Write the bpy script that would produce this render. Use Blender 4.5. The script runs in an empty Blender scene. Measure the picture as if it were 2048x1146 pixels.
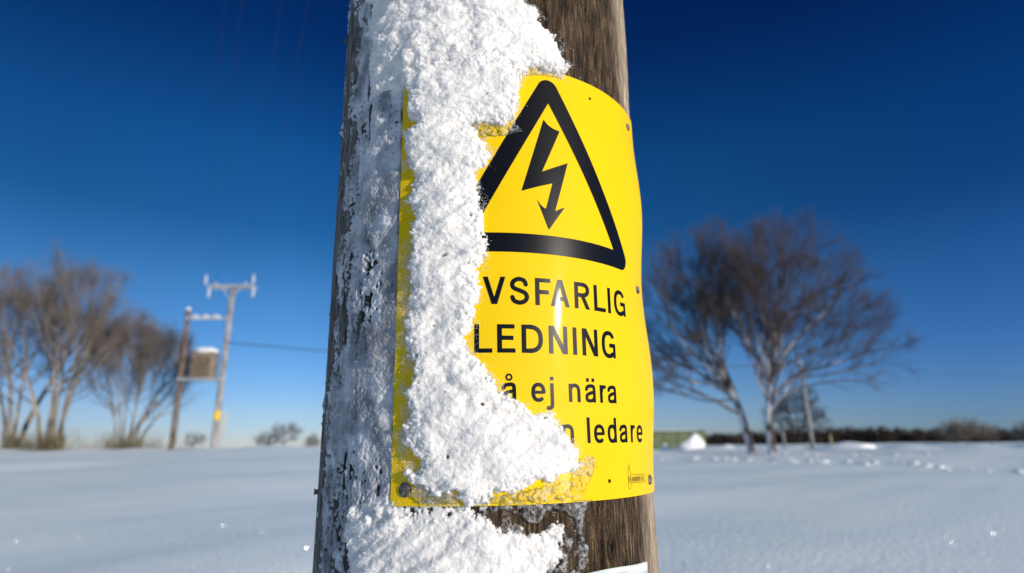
import bpy, math, random
import numpy as np
from mathutils import Vector

# ------------------------------------------------------------------ camera, world, sun, exposure
scn = bpy.context.scene
COL = scn.collection
CZ = 1.5                                   # eye height above the snow by the pole
cam_d = bpy.data.cameras.new('camera'); cam = bpy.data.objects.new('camera', cam_d); COL.objects.link(cam)
cam_d.sensor_width = 36.0; cam_d.lens = 20.70; cam_d.clip_start = .01; cam_d.clip_end = 5000
cam.rotation_mode = 'QUATERNION'; cam.location = (0, 0, CZ)
from mathutils import Quaternion
cam.rotation_quaternion = Quaternion((1, 0, 0), math.pi/2+.26501) @ Quaternion((0, 0, 1), -.01115)
cam_d.dof.use_dof = True; cam_d.dof.focus_distance = .405; cam_d.dof.aperture_fstop = 5.4
scn.camera = cam

SUN_EL = math.radians(11.2); SUN_AZ = math.radians(50)      # azimuth from -Y towards +X
sd = Vector((math.sin(SUN_AZ)*math.cos(SUN_EL), -math.cos(SUN_AZ)*math.cos(SUN_EL), math.sin(SUN_EL)))
sun_d = bpy.data.lights.new('sun', 'SUN'); sun = bpy.data.objects.new('sun', sun_d); COL.objects.link(sun)
sun_d.energy = 2.9; sun_d.angle = math.radians(.55); sun_d.color = (1, .91, .79)
sun.rotation_mode = 'QUATERNION'; sun.rotation_quaternion = sd.to_track_quat('Z', 'Y'); sun.location = sd*50

w = bpy.data.worlds.new('World'); scn.world = w; w.use_nodes = True
nt = w.node_tree; nt.nodes.clear()
N = nt.nodes.new; L = nt.links.new
out = N('ShaderNodeOutputWorld'); bg = N('ShaderNodeBackground'); sky = N('ShaderNodeTexSky')
sky.sky_type = 'NISHITA'; sky.sun_disc = False; sky.sun_elevation = SUN_EL
sky.sun_rotation = math.atan2(sd.x, sd.y); sky.air_density = 1.0; sky.dust_density = .0; sky.ozone_density = 4.0; sky.altitude = 100
hs = N('ShaderNodeHueSaturation'); hs.inputs['Saturation'].default_value = 1.12
tc = N('ShaderNodeTexCoord'); sx = N('ShaderNodeSeparateXYZ'); rp = N('ShaderNodeValToRGB'); mx = N('ShaderNodeMix')
mx.data_type = 'RGBA'; mx.blend_type = 'MULTIPLY'; mx.inputs[0].default_value = 1
L(tc.outputs['Generated'], sx.inputs[0]); L(sx.outputs['Z'], rp.inputs[0])
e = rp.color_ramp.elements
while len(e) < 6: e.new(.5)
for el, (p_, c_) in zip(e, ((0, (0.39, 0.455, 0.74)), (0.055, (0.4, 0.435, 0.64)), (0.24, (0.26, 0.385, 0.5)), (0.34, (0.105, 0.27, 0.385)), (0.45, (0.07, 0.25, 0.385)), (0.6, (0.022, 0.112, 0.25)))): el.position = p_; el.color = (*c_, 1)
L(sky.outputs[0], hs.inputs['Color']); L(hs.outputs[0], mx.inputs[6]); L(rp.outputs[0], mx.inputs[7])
e3 = e.new(.68); e3.color = (.022, .10, .22, 1); e2 = e.new(.84); e2.color = (9.0, 3.6, 1.7, 1)  # last stop: warm overhead glow added above the view to light the snowfield
rx = N('ShaderNodeMapRange'); rx.inputs['From Min'].default_value = -.6; rx.inputs['From Max'].default_value = .62; L(sx.outputs['X'], rx.inputs['Value'])
xr = N('ShaderNodeValToRGB'); xe = xr.color_ramp.elements; xe.new(.2); xe.new(.75)
for el, c_ in zip(xe, ((.95, .86, .84), (1.2, 1.12, 1.06), (1.0, 1.0, 1.02), (.61, .76, .93))): el.color = (*c_, 1); L(rx.outputs[0], xr.inputs[0])
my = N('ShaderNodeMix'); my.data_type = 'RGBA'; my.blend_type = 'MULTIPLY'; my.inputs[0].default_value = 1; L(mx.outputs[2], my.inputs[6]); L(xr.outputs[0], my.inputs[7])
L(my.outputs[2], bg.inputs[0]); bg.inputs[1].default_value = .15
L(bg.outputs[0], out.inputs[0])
SKY_RAMP = rp

scn.view_settings.view_transform = 'Standard'; scn.view_settings.look = 'None'
scn.view_settings.exposure = .52; scn.view_settings.gamma = 1
scn.cycles.max_bounces = 8; scn.cycles.transmission_bounces = 6; scn.cycles.transparent_max_bounces = 8
scn.cycles.use_denoising = True; scn.cycles.sample_clamp_indirect = 6

# ------------------------------------------------------------------ helpers
rng = np.random.default_rng(7)
def mk(name, V, F, mat=None, parent=None, smooth=True, uv=None, flat_tri=False):
    """V (n,3); F array (m,k) or list of such arrays"""
    if not isinstance(F, list): F = [F]
    F = [np.asarray(f, dtype=np.int32) for f in F if len(f)]
    V = np.asarray(V, dtype=np.float32)
    me = bpy.data.meshes.new(name)
    me.vertices.add(len(V)); me.vertices.foreach_set('co', V.ravel())
    loops = np.concatenate([f.ravel() for f in F]); tot = np.concatenate([np.full(len(f), f.shape[1], np.int32) for f in F])
    me.loops.add(len(loops)); me.loops.foreach_set('vertex_index', loops)
    me.polygons.add(len(tot)); st = np.concatenate([[0], np.cumsum(tot)[:-1]]).astype(np.int32)
    me.polygons.foreach_set('loop_start', st); me.polygons.foreach_set('loop_total', tot)
    me.polygons.foreach_set('use_smooth', np.full(len(tot), smooth))
    if uv is not None:
        l = me.uv_layers.new(name='UVMap'); l.data.foreach_set('uv', np.asarray(uv, np.float32)[loops].ravel())
    me.update(calc_edges=True); me.validate()
    o = bpy.data.objects.new(name, me); COL.objects.link(o)
    if mat: me.materials.append(mat)
    if parent: o.parent = parent; o.matrix_parent_inverse.identity(); 
    return o
def tag(o, label=None, cat=None, group=None, kind=None):
    if label: o['label'] = label
    if cat: o['category'] = cat
    if group: o['group'] = group
    if kind: o['kind'] = kind
    return o
def empty(name, loc=(0, 0, 0)):
    o = bpy.data.objects.new(name, None); COL.objects.link(o); o.location = loc; o.empty_display_size = .1
    return o
class MB:
    """collects pieces of one mesh"""
    def __init__(s, org=(0, 0, 0)): s.V = []; s.T = []; s.Q = []; s.n = 0; s.org = np.array(org, float)
    def add(s, V, Q=None, T=None):
        V = np.asarray(V, float)
        if Q is not None and len(Q): s.Q.append(np.asarray(Q)+s.n)
        if T is not None and len(T): s.T.append(np.asarray(T)+s.n)
        s.V.append(V); s.n += len(V)
    def box(s, a, b, rot=0, bev=0):
        a = np.array(a, float); b = np.array(b, float); c = (a+b)/2; h = (b-a)/2
        v = np.array([[i, j, k] for i in (-1, 1) for j in (-1, 1) for k in (-1, 1)], float)*h
        cr, sr = math.cos(rot), math.sin(rot)
        v = np.stack([v[:, 0]*cr-v[:, 1]*sr, v[:, 0]*sr+v[:, 1]*cr, v[:, 2]], 1)+c
        s.add(v, Q=[[0, 1, 3, 2], [4, 6, 7, 5], [0, 4, 5, 1], [2, 3, 7, 6], [0, 2, 6, 4], [1, 5, 7, 3]])
    def tube(s, P, rad, k=8, cap=True):
        P = np.asarray(P, float); rad = np.broadcast_to(np.asarray(rad, float), (len(P),))
        t = np.gradient(P, axis=0); t /= np.linalg.norm(t, axis=1)[:, None]+1e-12
        ref = np.array([0, 0, 1.]) if abs(t[0][2]) < .9 else np.array([.12, .97, .11])
        a = np.cross(t, ref); a /= np.linalg.norm(a, axis=1)[:, None]; b = np.cross(t, a)
        th = np.arange(k)*2*math.pi/k
        V = P[:, None]+rad[:, None, None]*(a[:, None]*np.cos(th)[None, :, None]+b[:, None]*np.sin(th)[None, :, None])
        n = len(P); i = np.arange(n-1)[:, None]*k; j = np.arange(k)[None]; j2 = (j+1) % k
        Q = np.stack([i+j, i+j2, i+k+j2, i+k+j], -1).reshape(-1, 4)
        T = []
        VV = V.reshape(-1, 3)
        if cap:
            VV = np.vstack([VV, P[0], P[-1]]); m = n*k
            T = [[m, (q+1) % k, q] for q in range(k)]+[[m+1, (n-1)*k+q, (n-1)*k+(q+1) % k] for q in range(k)]
        s.add(VV, Q=Q, T=T)
    def segs(s, A, B, ra, rb, k=4):
        """many independent frusta"""
        A = np.asarray(A, float); B = np.asarray(B, float); m = len(A)
        if m == 0: return
        t = B-A; t /= np.linalg.norm(t, axis=1)[:, None]+1e-12
        ref = np.where(np.abs(t[:, 2:3]) < .9, np.array([[0, 0, 1.]]), np.array([[1., 0, 0]]))
        a = np.cross(t, ref); a /= np.linalg.norm(a, axis=1)[:, None]; b = np.cross(t, a)
        th = np.arange(k)*2*math.pi/k; c_, s_ = np.cos(th)[None, :, None], np.sin(th)[None, :, None]
        ring = a[:, None]*c_+b[:, None]*s_
        V = np.concatenate([A[:, None]+ring*np.asarray(ra).reshape(-1, 1, 1), B[:, None]+ring*np.asarray(rb).reshape(-1, 1, 1)], 1)
        j = np.arange(k); base = (np.arange(m)*2*k)[:, None]
        Q = np.stack([base+j, base+(j+1) % k, base+k+(j+1) % k, base+k+j], -1).reshape(-1, 4)
        s.add(V.reshape(-1, 3), Q=Q)
    def build(s, name, mat, parent=None, smooth=True):
        F = []
        if s.Q: F.append(np.concatenate(s.Q))
        if s.T: F.append(np.concatenate(s.T))
        return mk(name, np.concatenate(s.V)-s.org, F, mat, parent, smooth)
def lump(r, sub=2, amp=.15, seed=0, scale=(1, 1, 1)):
    import bmesh
    bm = bmesh.new(); bmesh.ops.create_icosphere(bm, subdivisions=sub, radius=1)
    V = np.array([v.co[:] for v in bm.verts]); T = np.array([[v.index for v in f.verts] for f in bm.faces]); bm.free()
    g = np.random.default_rng(seed); d = np.zeros(len(V))
    for f in (1.5, 3, 6, 11):
        ph = g.uniform(0, 6.28, 3); d += np.prod(np.sin(V*f+ph), axis=1)/f*3
    return V*(1+amp*d)[:, None]*r*np.array(scale), T

# ------------------------------------------------------------------ materials
def mat(name, col=(.5, .5, .5), rough=.6, spec=.5, metal=0):
    m = bpy.data.materials.new(name); m.use_nodes = True
    b = m.node_tree.nodes['Principled BSDF']
    b.inputs['Base Color'].default_value = (*col, 1); b.inputs['Roughness'].default_value = rough
    b.inputs['Specular IOR Level'].default_value = spec; b.inputs['Metallic'].default_value = metal
    return m, m.node_tree, b
def noisemix(nt, b, c1, c2, scale, vec='Object', lo=.4, hi=.6, detail=6, stretch=(1, 1, 1)):
    N = nt.nodes.new; L = nt.links.new
    tc = N('ShaderNodeTexCoord'); mp = N('ShaderNodeMapping'); mp.inputs['Scale'].default_value = stretch
    n = N('ShaderNodeTexNoise'); n.inputs['Scale'].default_value = scale; n.inputs['Detail'].default_value = detail
    r = N('ShaderNodeValToRGB'); r.color_ramp.elements[0].position = lo; r.color_ramp.elements[1].position = hi
    r.color_ramp.elements[0].color = (*c1, 1); r.color_ramp.elements[1].color = (*c2, 1)
    L(tc.outputs[vec], mp.inputs[0]); L(mp.outputs[0], n.inputs[0]); L(n.outputs[0], r.inputs[0]); L(r.outputs[0], b.inputs['Base Color'])
    return n, r, mp
def bump(nt, b, src, strength=.5, dist=.001):
    bp = nt.nodes.new('ShaderNodeBump'); bp.inputs['Strength'].default_value = strength; bp.inputs['Distance'].default_value = dist
    nt.links.new(src, bp.inputs['Height']); nt.links.new(bp.outputs[0], b.inputs['Normal']); return bp

# snow clinging to the pole: white, slightly see-through where it is thin
M_SNOW, t_, b_ = mat('clinging_snow', (.85, .83, .805), .6, .2)
b_.inputs['Subsurface Weight'].default_value = .75; b_.inputs['Subsurface Radius'].default_value = (.0045, .0045, .0045)
b_.inputs['Subsurface Scale'].default_value = 1.0
n_ = t_.nodes.new('ShaderNodeTexNoise'); n_.inputs['Scale'].default_value = 900; n_.inputs['Detail'].default_value = 4
tc_ = t_.nodes.new('ShaderNodeTexCoord'); t_.links.new(tc_.outputs['Object'], n_.inputs[0]); bump(t_, b_, n_.outputs[0], .6, .0008)
M_CRYS, t_, b_ = mat('snow_crystal', (.87, .85, .83), .25, .5)
tr_ = t_.nodes.new('ShaderNodeBsdfTranslucent'); tr_.inputs[0].default_value = (.93, .94, .96, 1); ms_ = t_.nodes.new('ShaderNodeMixShader'); ms_.inputs[0].default_value = .4
t_.links.new(b_.outputs[0], ms_.inputs[1]); t_.links.new(tr_.outputs[0], ms_.inputs[2]); t_.links.new(ms_.outputs[0], t_.nodes['Material Output'].inputs[0])
M_RIME, t_, b_ = mat('thin_rime', (.7, .72, .76), .7, .2); b_.inputs['Subsurface Weight'].default_value = .5; b_.inputs['Subsurface Radius'].default_value = (.003, .003, .003)
n_, r_, m_ = noisemix(t_, b_, (.24, .25, .27), (.64, .65, .69), 60, 'Object', .36, .64, 9, (1, 1, .7)); bump(t_, b_, n_.outputs[0], .35, .001)
# ground snow
M_GROUND, t_, b_ = mat('field_snow', (.96, .955, .955), .5, .3)
tc_ = t_.nodes.new('ShaderNodeTexCoord'); n_ = t_.nodes.new('ShaderNodeTexNoise'); n_.inputs['Scale'].default_value = 14; n_.inputs['Detail'].default_value = 8
t_.links.new(tc_.outputs['Object'], n_.inputs[0]); bump(t_, b_, n_.outputs[0], .35, .05)
M_DRIFT, t_, b_ = mat('drift_snow', (.88, .88, .9), .6, .2)
tc_ = t_.nodes.new('ShaderNodeTexCoord'); n_ = t_.nodes.new('ShaderNodeTexNoise'); n_.inputs['Scale'].default_value = 4; n_.inputs['Detail'].default_value = 6
t_.links.new(tc_.outputs['Object'], n_.inputs[0]); bump(t_, b_, n_.outputs[0], .6, .1)
# ice
M_ICE = bpy.data.materials.new('clear_ice'); M_ICE.use_nodes = True; t_ = M_ICE.node_tree; t_.nodes.clear()
N = t_.nodes.new; L = t_.links.new
n_ = N('ShaderNodeTexNoise'); n_.inputs['Scale'].default_value = 420; n_.inputs['Detail'].default_value = 3; tc_ = N('ShaderNodeTexCoord'); L(tc_.outputs['Object'], n_.inputs[0])
bp_ = N('ShaderNodeBump'); bp_.inputs['Strength'].default_value = .6; bp_.inputs['Distance'].default_value = .002; L(n_.outputs[0], bp_.inputs['Height'])
gl_ = N('ShaderNodeBsdfGlossy'); gl_.inputs['Roughness'].default_value = .12; L(bp_.outputs[0], gl_.inputs['Normal'])
tp_ = N('ShaderNodeBsdfTransparent'); tp_.inputs[0].default_value = (.97, .98, .99, 1); df_ = N('ShaderNodeBsdfDiffuse'); df_.inputs[0].default_value = (.85, .87, .9, 1); L(bp_.outputs[0], df_.inputs['Normal'])
fr_ = N('ShaderNodeFresnel'); fr_.inputs['IOR'].default_value = 1.28; L(bp_.outputs[0], fr_.inputs['Normal'])
n2_ = N('ShaderNodeTexNoise'); n2_.inputs['Scale'].default_value = 300; n2_.inputs['Detail'].default_value = 5; L(tc_.outputs['Object'], n2_.inputs[0])
mr_ = N('ShaderNodeMapRange'); mr_.inputs['From Min'].default_value = .48; mr_.inputs['From Max'].default_value = .72; mr_.inputs['To Max'].default_value = .35; L(n2_.outputs[0], mr_.inputs['Value'])
m1_ = N('ShaderNodeMixShader'); L(mr_.outputs[0], m1_.inputs[0]); L(tp_.outputs[0], m1_.inputs[1]); L(df_.outputs[0], m1_.inputs[2])
m2_ = N('ShaderNodeMixShader'); L(fr_.outputs[0], m2_.inputs[0]); L(m1_.outputs[0], m2_.inputs[1]); L(gl_.outputs[0], m2_.inputs[2])
L(m2_.outputs[0], N('ShaderNodeOutputMaterial').inputs[0])
# sign paints
M_YEL, t_, b_ = mat('yellow_enamel', (.84, .56, .001), .5, .06); b_.inputs['Coat Weight'].default_value = .4; b_.inputs['Coat Roughness'].default_value = .055
tc_ = t_.nodes.new('ShaderNodeTexCoord'); n_ = t_.nodes.new('ShaderNodeTexNoise'); n_.inputs['Scale'].default_value = 60; n_.inputs['Detail'].default_value = 5
t_.links.new(tc_.outputs['Object'], n_.inputs[0])
r_ = t_.nodes.new('ShaderNodeValToRGB'); r_.color_ramp.elements[0].color = (.45, .45, .45, 1); r_.color_ramp.elements[1].color = (.55, .55, .55, 1)
t_.links.new(n_.outputs[0], r_.inputs[0]); t_.links.new(r_.outputs[0], b_.inputs['Roughness'])
M_BLK, t_, b_ = mat('black_print', (.004, .0045, .006), .35, .12); b_.inputs['Coat Weight'].default_value = .15; b_.inputs['Coat Roughness'].default_value = .055
M_PRINT2, _, _ = mat('faded_print', (.16, .10, .01), .3, .4)
M_EDGE, _, _ = mat('sign_edge', (.75, .62, .25), .4, .4)
M_NAIL, t_, b_ = mat('galvanised_nail', (.3, .3, .3), .7, .3, .15)
noisemix(t_, b_, (.05, .042, .035), (.22, .21, .20), 400)
M_HOLE, _, _ = mat('dark_hole', (.01, .008, .005), .8, .1)
# weathered wood, UV = (arc metres, height metres)
M_WOOD, t_, b_ = mat('weathered_pole_wood', (.1, .07, .04), .8, .25)
N = t_.nodes.new; L = t_.links.new
uvn = N('ShaderNodeUVMap'); uvn.uv_map = 'UVMap'
def wn(su, sv, det, dist=0):
    mp = N('ShaderNodeMapping'); mp.inputs['Scale'].default_value = (su, sv, 1); n = N('ShaderNodeTexNoise'); n.inputs['Scale'].default_value = 1
    n.inputs['Detail'].default_value = det; n.inputs['Distortion'].default_value = dist; L(uvn.outputs[0], mp.inputs[0]); L(mp.outputs[0], n.inputs[0]); return n
g1 = wn(620, 42, 9, .4); g2 = wn(170, 22, 6, .3); g3 = wn(1300, 420, 3); g4 = wn(20, 4, 4)
def ramp(src, stops):
    r = N('ShaderNodeValToRGB'); els = r.color_ramp.elements
    while len(els) < len(stops): els.new(.5)
    for el, (p, c) in zip(els, stops): el.position = p; el.color = (*c, 1)
    L(src, r.inputs[0]); return r
rA = ramp(g1.outputs[0], [(.34, (.012, .008, .005)), (.47, (.060, .038, .020)), (.57, (.125, .080, .044)), (.72, (.26, .18, .105))])
rB = ramp(g2.outputs[0], [(.36, (.35, .33, .31)), (.6, (1, 1, 1))])
mA = N('ShaderNodeMix'); mA.data_type = 'RGBA'; mA.blend_type = 'MULTIPLY'; mA.inputs[0].default_value = .8
L(rA.outputs[0], mA.inputs[6]); L(rB.outputs[0], mA.inputs[7])
# weathered bands: silver grey on the windward (left) flank, pale fuzzy fibre on the far right flank
sp = N('ShaderNodeSeparateXYZ'); L(uvn.outputs[0], sp.inputs[0])
def mrange(a, b, addn=None):
    m = N('ShaderNodeMapRange'); m.inputs['From Min'].default_value = a; m.inputs['From Max'].default_value = b
    s = sp.outputs['X']
    if addn is not None:
        ad = N('ShaderNodeMath'); ad.operation = 'MULTIPLY_ADD'; ad.inputs[1].default_value = .03; L(addn, ad.inputs[0]); L(s, ad.inputs[2]); s = ad.outputs[0]
    L(s, m.inputs['Value']); return m
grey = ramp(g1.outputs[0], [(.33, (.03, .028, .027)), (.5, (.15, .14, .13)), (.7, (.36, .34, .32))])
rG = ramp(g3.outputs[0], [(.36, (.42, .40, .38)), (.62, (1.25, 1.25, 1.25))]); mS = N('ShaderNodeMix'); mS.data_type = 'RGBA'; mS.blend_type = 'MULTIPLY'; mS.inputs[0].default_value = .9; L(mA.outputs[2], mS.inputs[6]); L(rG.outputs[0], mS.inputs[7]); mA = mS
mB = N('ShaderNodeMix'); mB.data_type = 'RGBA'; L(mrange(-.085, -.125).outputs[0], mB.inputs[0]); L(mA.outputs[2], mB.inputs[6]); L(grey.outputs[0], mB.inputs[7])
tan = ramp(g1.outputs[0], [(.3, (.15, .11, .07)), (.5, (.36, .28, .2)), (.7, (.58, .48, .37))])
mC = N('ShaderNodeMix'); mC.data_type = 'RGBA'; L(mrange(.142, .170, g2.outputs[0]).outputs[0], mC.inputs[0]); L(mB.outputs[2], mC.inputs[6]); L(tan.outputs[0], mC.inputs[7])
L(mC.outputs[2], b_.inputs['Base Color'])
adn = N('ShaderNodeMath'); adn.operation = 'ADD'; L(g1.outputs[0], adn.inputs[0]); L(g3.outputs[0], adn.inputs[1])
bump(t_, b_, adn.outputs[0], .9, .0015)

def simple_noise(name, c1, c2, scale, rough=.8, stretch=(1, 1, 1), lo=.4, hi=.6):
    m, t, b = mat(name, c1, rough, .2); noisemix(t, b, c1, c2, scale, 'Object', lo, hi, 5, stretch); return m
M_FARWOOD = simple_noise('far_pole_wood', (.075, .05, .035), (.24, .19, .16), 3, .8, (4, 4, .6))
M_PALEWOOD = simple_noise('frosted_pole_wood', (.20, .185, .18), (.42, .40, .40), 3, .8, (3, 3, .6))
M_STEEL = simple_noise('galvanised_steel', (.28, .29, .31), (.48, .5, .52), 6, .5)
M_CERAM, _, _ = mat('insulator_glaze', (.6, .6, .63), .3, .5)
M_TRANS = simple_noise('transformer_paint', (.20, .15, .11), (.32, .26, .20), 5, .6)
M_WHITE, _, _ = mat('white_plate', (.5, .51, .5), .45, .4)
M_WIRE, _, _ = mat('wire', (.03, .035, .045), .6, .3)
M_GREEN = simple_noise('green_paint', (.13, .165, .085), (.17, .205, .11), 2, .55)
M_GREEND, _, _ = mat('dark_green_paint', (.07, .09, .05), .55, .3)
def bark(name, c1, c2, snow=.0, sc=2.0):
    m, t, b = mat(name, c1, .85, .15)
    n, r, mp = noisemix(t, b, c1, c2, sc, 'Object', .38, .62, 6, (1, 1, .5))
    if snow > 0:
        N = t.nodes.new; L = t.links.new
        g = N('ShaderNodeNewGeometry'); dt = N('ShaderNodeVectorMath'); dt.operation = 'DOT_PRODUCT'; dt.inputs[1].default_value = (-.75, -.6, .25)
        L(g.outputs['Normal'], dt.inputs[0]); n2 = N('ShaderNodeTexNoise'); n2.inputs['Scale'].default_value = .9; n2.inputs['Detail'].default_value = 4
        tc = N('ShaderNodeTexCoord'); L(tc.outputs['Object'], n2.inputs[0])
        ma = N('ShaderNodeMath'); ma.operation = 'MULTIPLY'; L(dt.outputs['Value'], ma.inputs[0]); L(n2.outputs[0], ma.inputs[1])
        rr = N('ShaderNodeMapRange'); rr.inputs['From Min'].default_value = .38-.2*snow; rr.inputs['From Max'].default_value = .46-.2*snow; L(ma.outputs[0], rr.inputs['Value'])
        mi = N('ShaderNodeMix'); mi.data_type = 'RGBA'; L(rr.outputs[0], mi.inputs[0]); L(r.outputs[0], mi.inputs[6]); mi.inputs[7].default_value = (.8, .8, .84, 1)
        L(mi.outputs[2], b.inputs['Base Color'])
    return m
M_BARK = bark('grey_bark', (.06, .048, .042), (.15, .125, .115), .2)
M_BARKL = bark('pale_bark', (.12, .10, .075), (.28, .25, .19), .35)
M_TWIG = bark('purple_twigs', (.075, .060, .060), (.125, .10, .097), 0)
M_TWIGL = bark('brown_twigs', (.13, .105, .09), (.26, .215, .175), 0)
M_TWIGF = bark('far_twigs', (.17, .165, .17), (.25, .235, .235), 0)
M_WOODS = bark('woods', (.028, .021, .018), (.06, .043, .034), 0, .05)
M_DRY = simple_noise('dry_stems', (.16, .13, .07), (.3, .26, .16), 3)

# ------------------------------------------------------------------ the snowy field, out to the horizon
LY = np.array([0, 3, 8, 20, 30, 34, 45, 60, 110, 150, 300, 600, 3000.]); LZ = np.array([0, .12, .42, 1.05, 1.42, 1.50, 1.55, 1.50, 1.3, 1.2, .2, -1, -6.])
RY = np.array([0, 3, 8, 16, 22, 30, 35, 45, 60, 100, 150, 300, 3000.]); RZ = np.array([0, .08, .27, .56, .70, .86, .96, 1.08, .85, 1.3, .9, -2.2, -8.])
_g = np.random.default_rng(3)
_W = [(_g.uniform(-1, 1, 2)*k/l, _g.uniform(0, 6.28), a) for l, a in ((11, .022), (6, .012), (2.8, .004), (1.2, .0012)) for k in [6.28]*6]
def hz(x, y):
    x = np.asarray(x, float); y = np.asarray(y, float)
    r = np.where(y > 0, y, 0.0); az = np.where(y > .5, x/np.maximum(y, .5), x/.5*.2); t = np.clip((az+.5)/.75, 0, 1); t = t*t*(3-2*t)
    h = np.interp(r, LY, LZ)*(1-t)+np.interp(r, RY, RZ)*t
    for k, ph, a in _W: h = h+a*np.sin((k[0]*x*.8+k[1]*y*1.3)+ph)*np.clip(np.hypot(x, y)/4, 0, 1)
    # wind-blown bank at the edge of the left field, just before the trees
    d = np.exp(-((y-(33.2+.02*(x+20)))/.8)**2)*np.clip((-x-3)/4, 0, 1)
    h = h+d*(.13+.09*np.sin(x*1.3)*np.sin(x*.47+1))
    # low ridge of thrown-up snow crossing the right field, and drifts beyond it
    yl = np.interp(x, [6, 12.2, 15.5, 22], [31.5, 23, 17.5, 15.5]); m = np.clip((x-5)/2, 0, 1)
    h = h+m*np.exp(-((y-yl)/.55)**2)*(.09+.09*np.sin(x*2.7+y)*np.sin(x*1.1)+.03*np.sin(x*7.1))
    h = h+np.clip((x-5)/3, 0, 1)*np.clip((y-38)/6, 0, 1)*np.clip((95-y)/20, 0, 1)*(.2*np.sin(x*.55+y*.3)*np.sin(y*.42-x*.2)+.10*np.sin(x*1.3-y*.8))
    return h
def ground():
    rr = np.concatenate([np.linspace(.0, 4, 40)[1:], np.geomspace(4.1, 60, 170), np.geomspace(62, 3000, 70)])
    th = np.linspace(-math.pi, math.pi, 721)[:-1]
    # denser in front
    a = th+.55*np.sin(th)*-1
    X = rr[:, None]*np.sin(a)[None]; Y = rr[:, None]*np.cos(a)[None]
    V = np.stack([X, Y, hz(X, Y)], -1).reshape(-1, 3); n, m = len(rr), len(a)
    i = np.arange(n-1)[:, None]*m; j = np.arange(m)[None]; j2 = (j+1) % m
    Q = np.stack([i+j, i+m+j, i+m+j2, i+j2], -1).reshape(-1, 4)
    V = np.vstack([V, [0, 0, hz(0, 0)]]); T = [[n*m, q, (q+1) % m] for q in range(m)]
    o = mk('ground', V, [Q, np.array(T)], M_GROUND); tag(o, 'snow covered field rising gently towards the trees', 'ground', kind='structure')
ground()

# ------------------------------------------------------------------ the near pole
PX, PY = -.02193, .51895; R = .135; TP = -.04708
PHC = .38166; DR = .00261; SH = .00675; ZC = (-.03462+.27588)/2; SW_, SHH = .22326, .31050
def prad(z):                                   # z relative to the eye
    z = np.asarray(z, float); zc = np.clip(z, -.5, .6)
    return R*(1-TP*zc)-np.clip(z-.6, 0, None)*.004+np.clip(-.5-z, 0, None)*.006
def gfield(shape, cu, cz, step, seed):
    """smooth gaussian noise, unit std; cu, cz correlation lengths in mm"""
    g = np.random.default_rng(seed).standard_normal(shape)
    fu = np.fft.fftfreq(shape[1], step); fz = np.fft.fftfreq(shape[0], step)
    K = np.exp(-2*(math.pi*cu*.5*fu[None])**2-2*(math.pi*cz*.5*fz[:, None])**2)
    f = np.fft.ifft2(np.fft.fft2(g)*K).real
    return f/f.std()
def pt(u, z, dr):
    """arc position u (m), height z (m, from the eye), offset dr -> world"""
    ph = u/R; r = prad(z)+dr
    return np.stack([PX+r*np.sin(ph), PY-r*np.cos(ph), z+CZ], -1)
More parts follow.
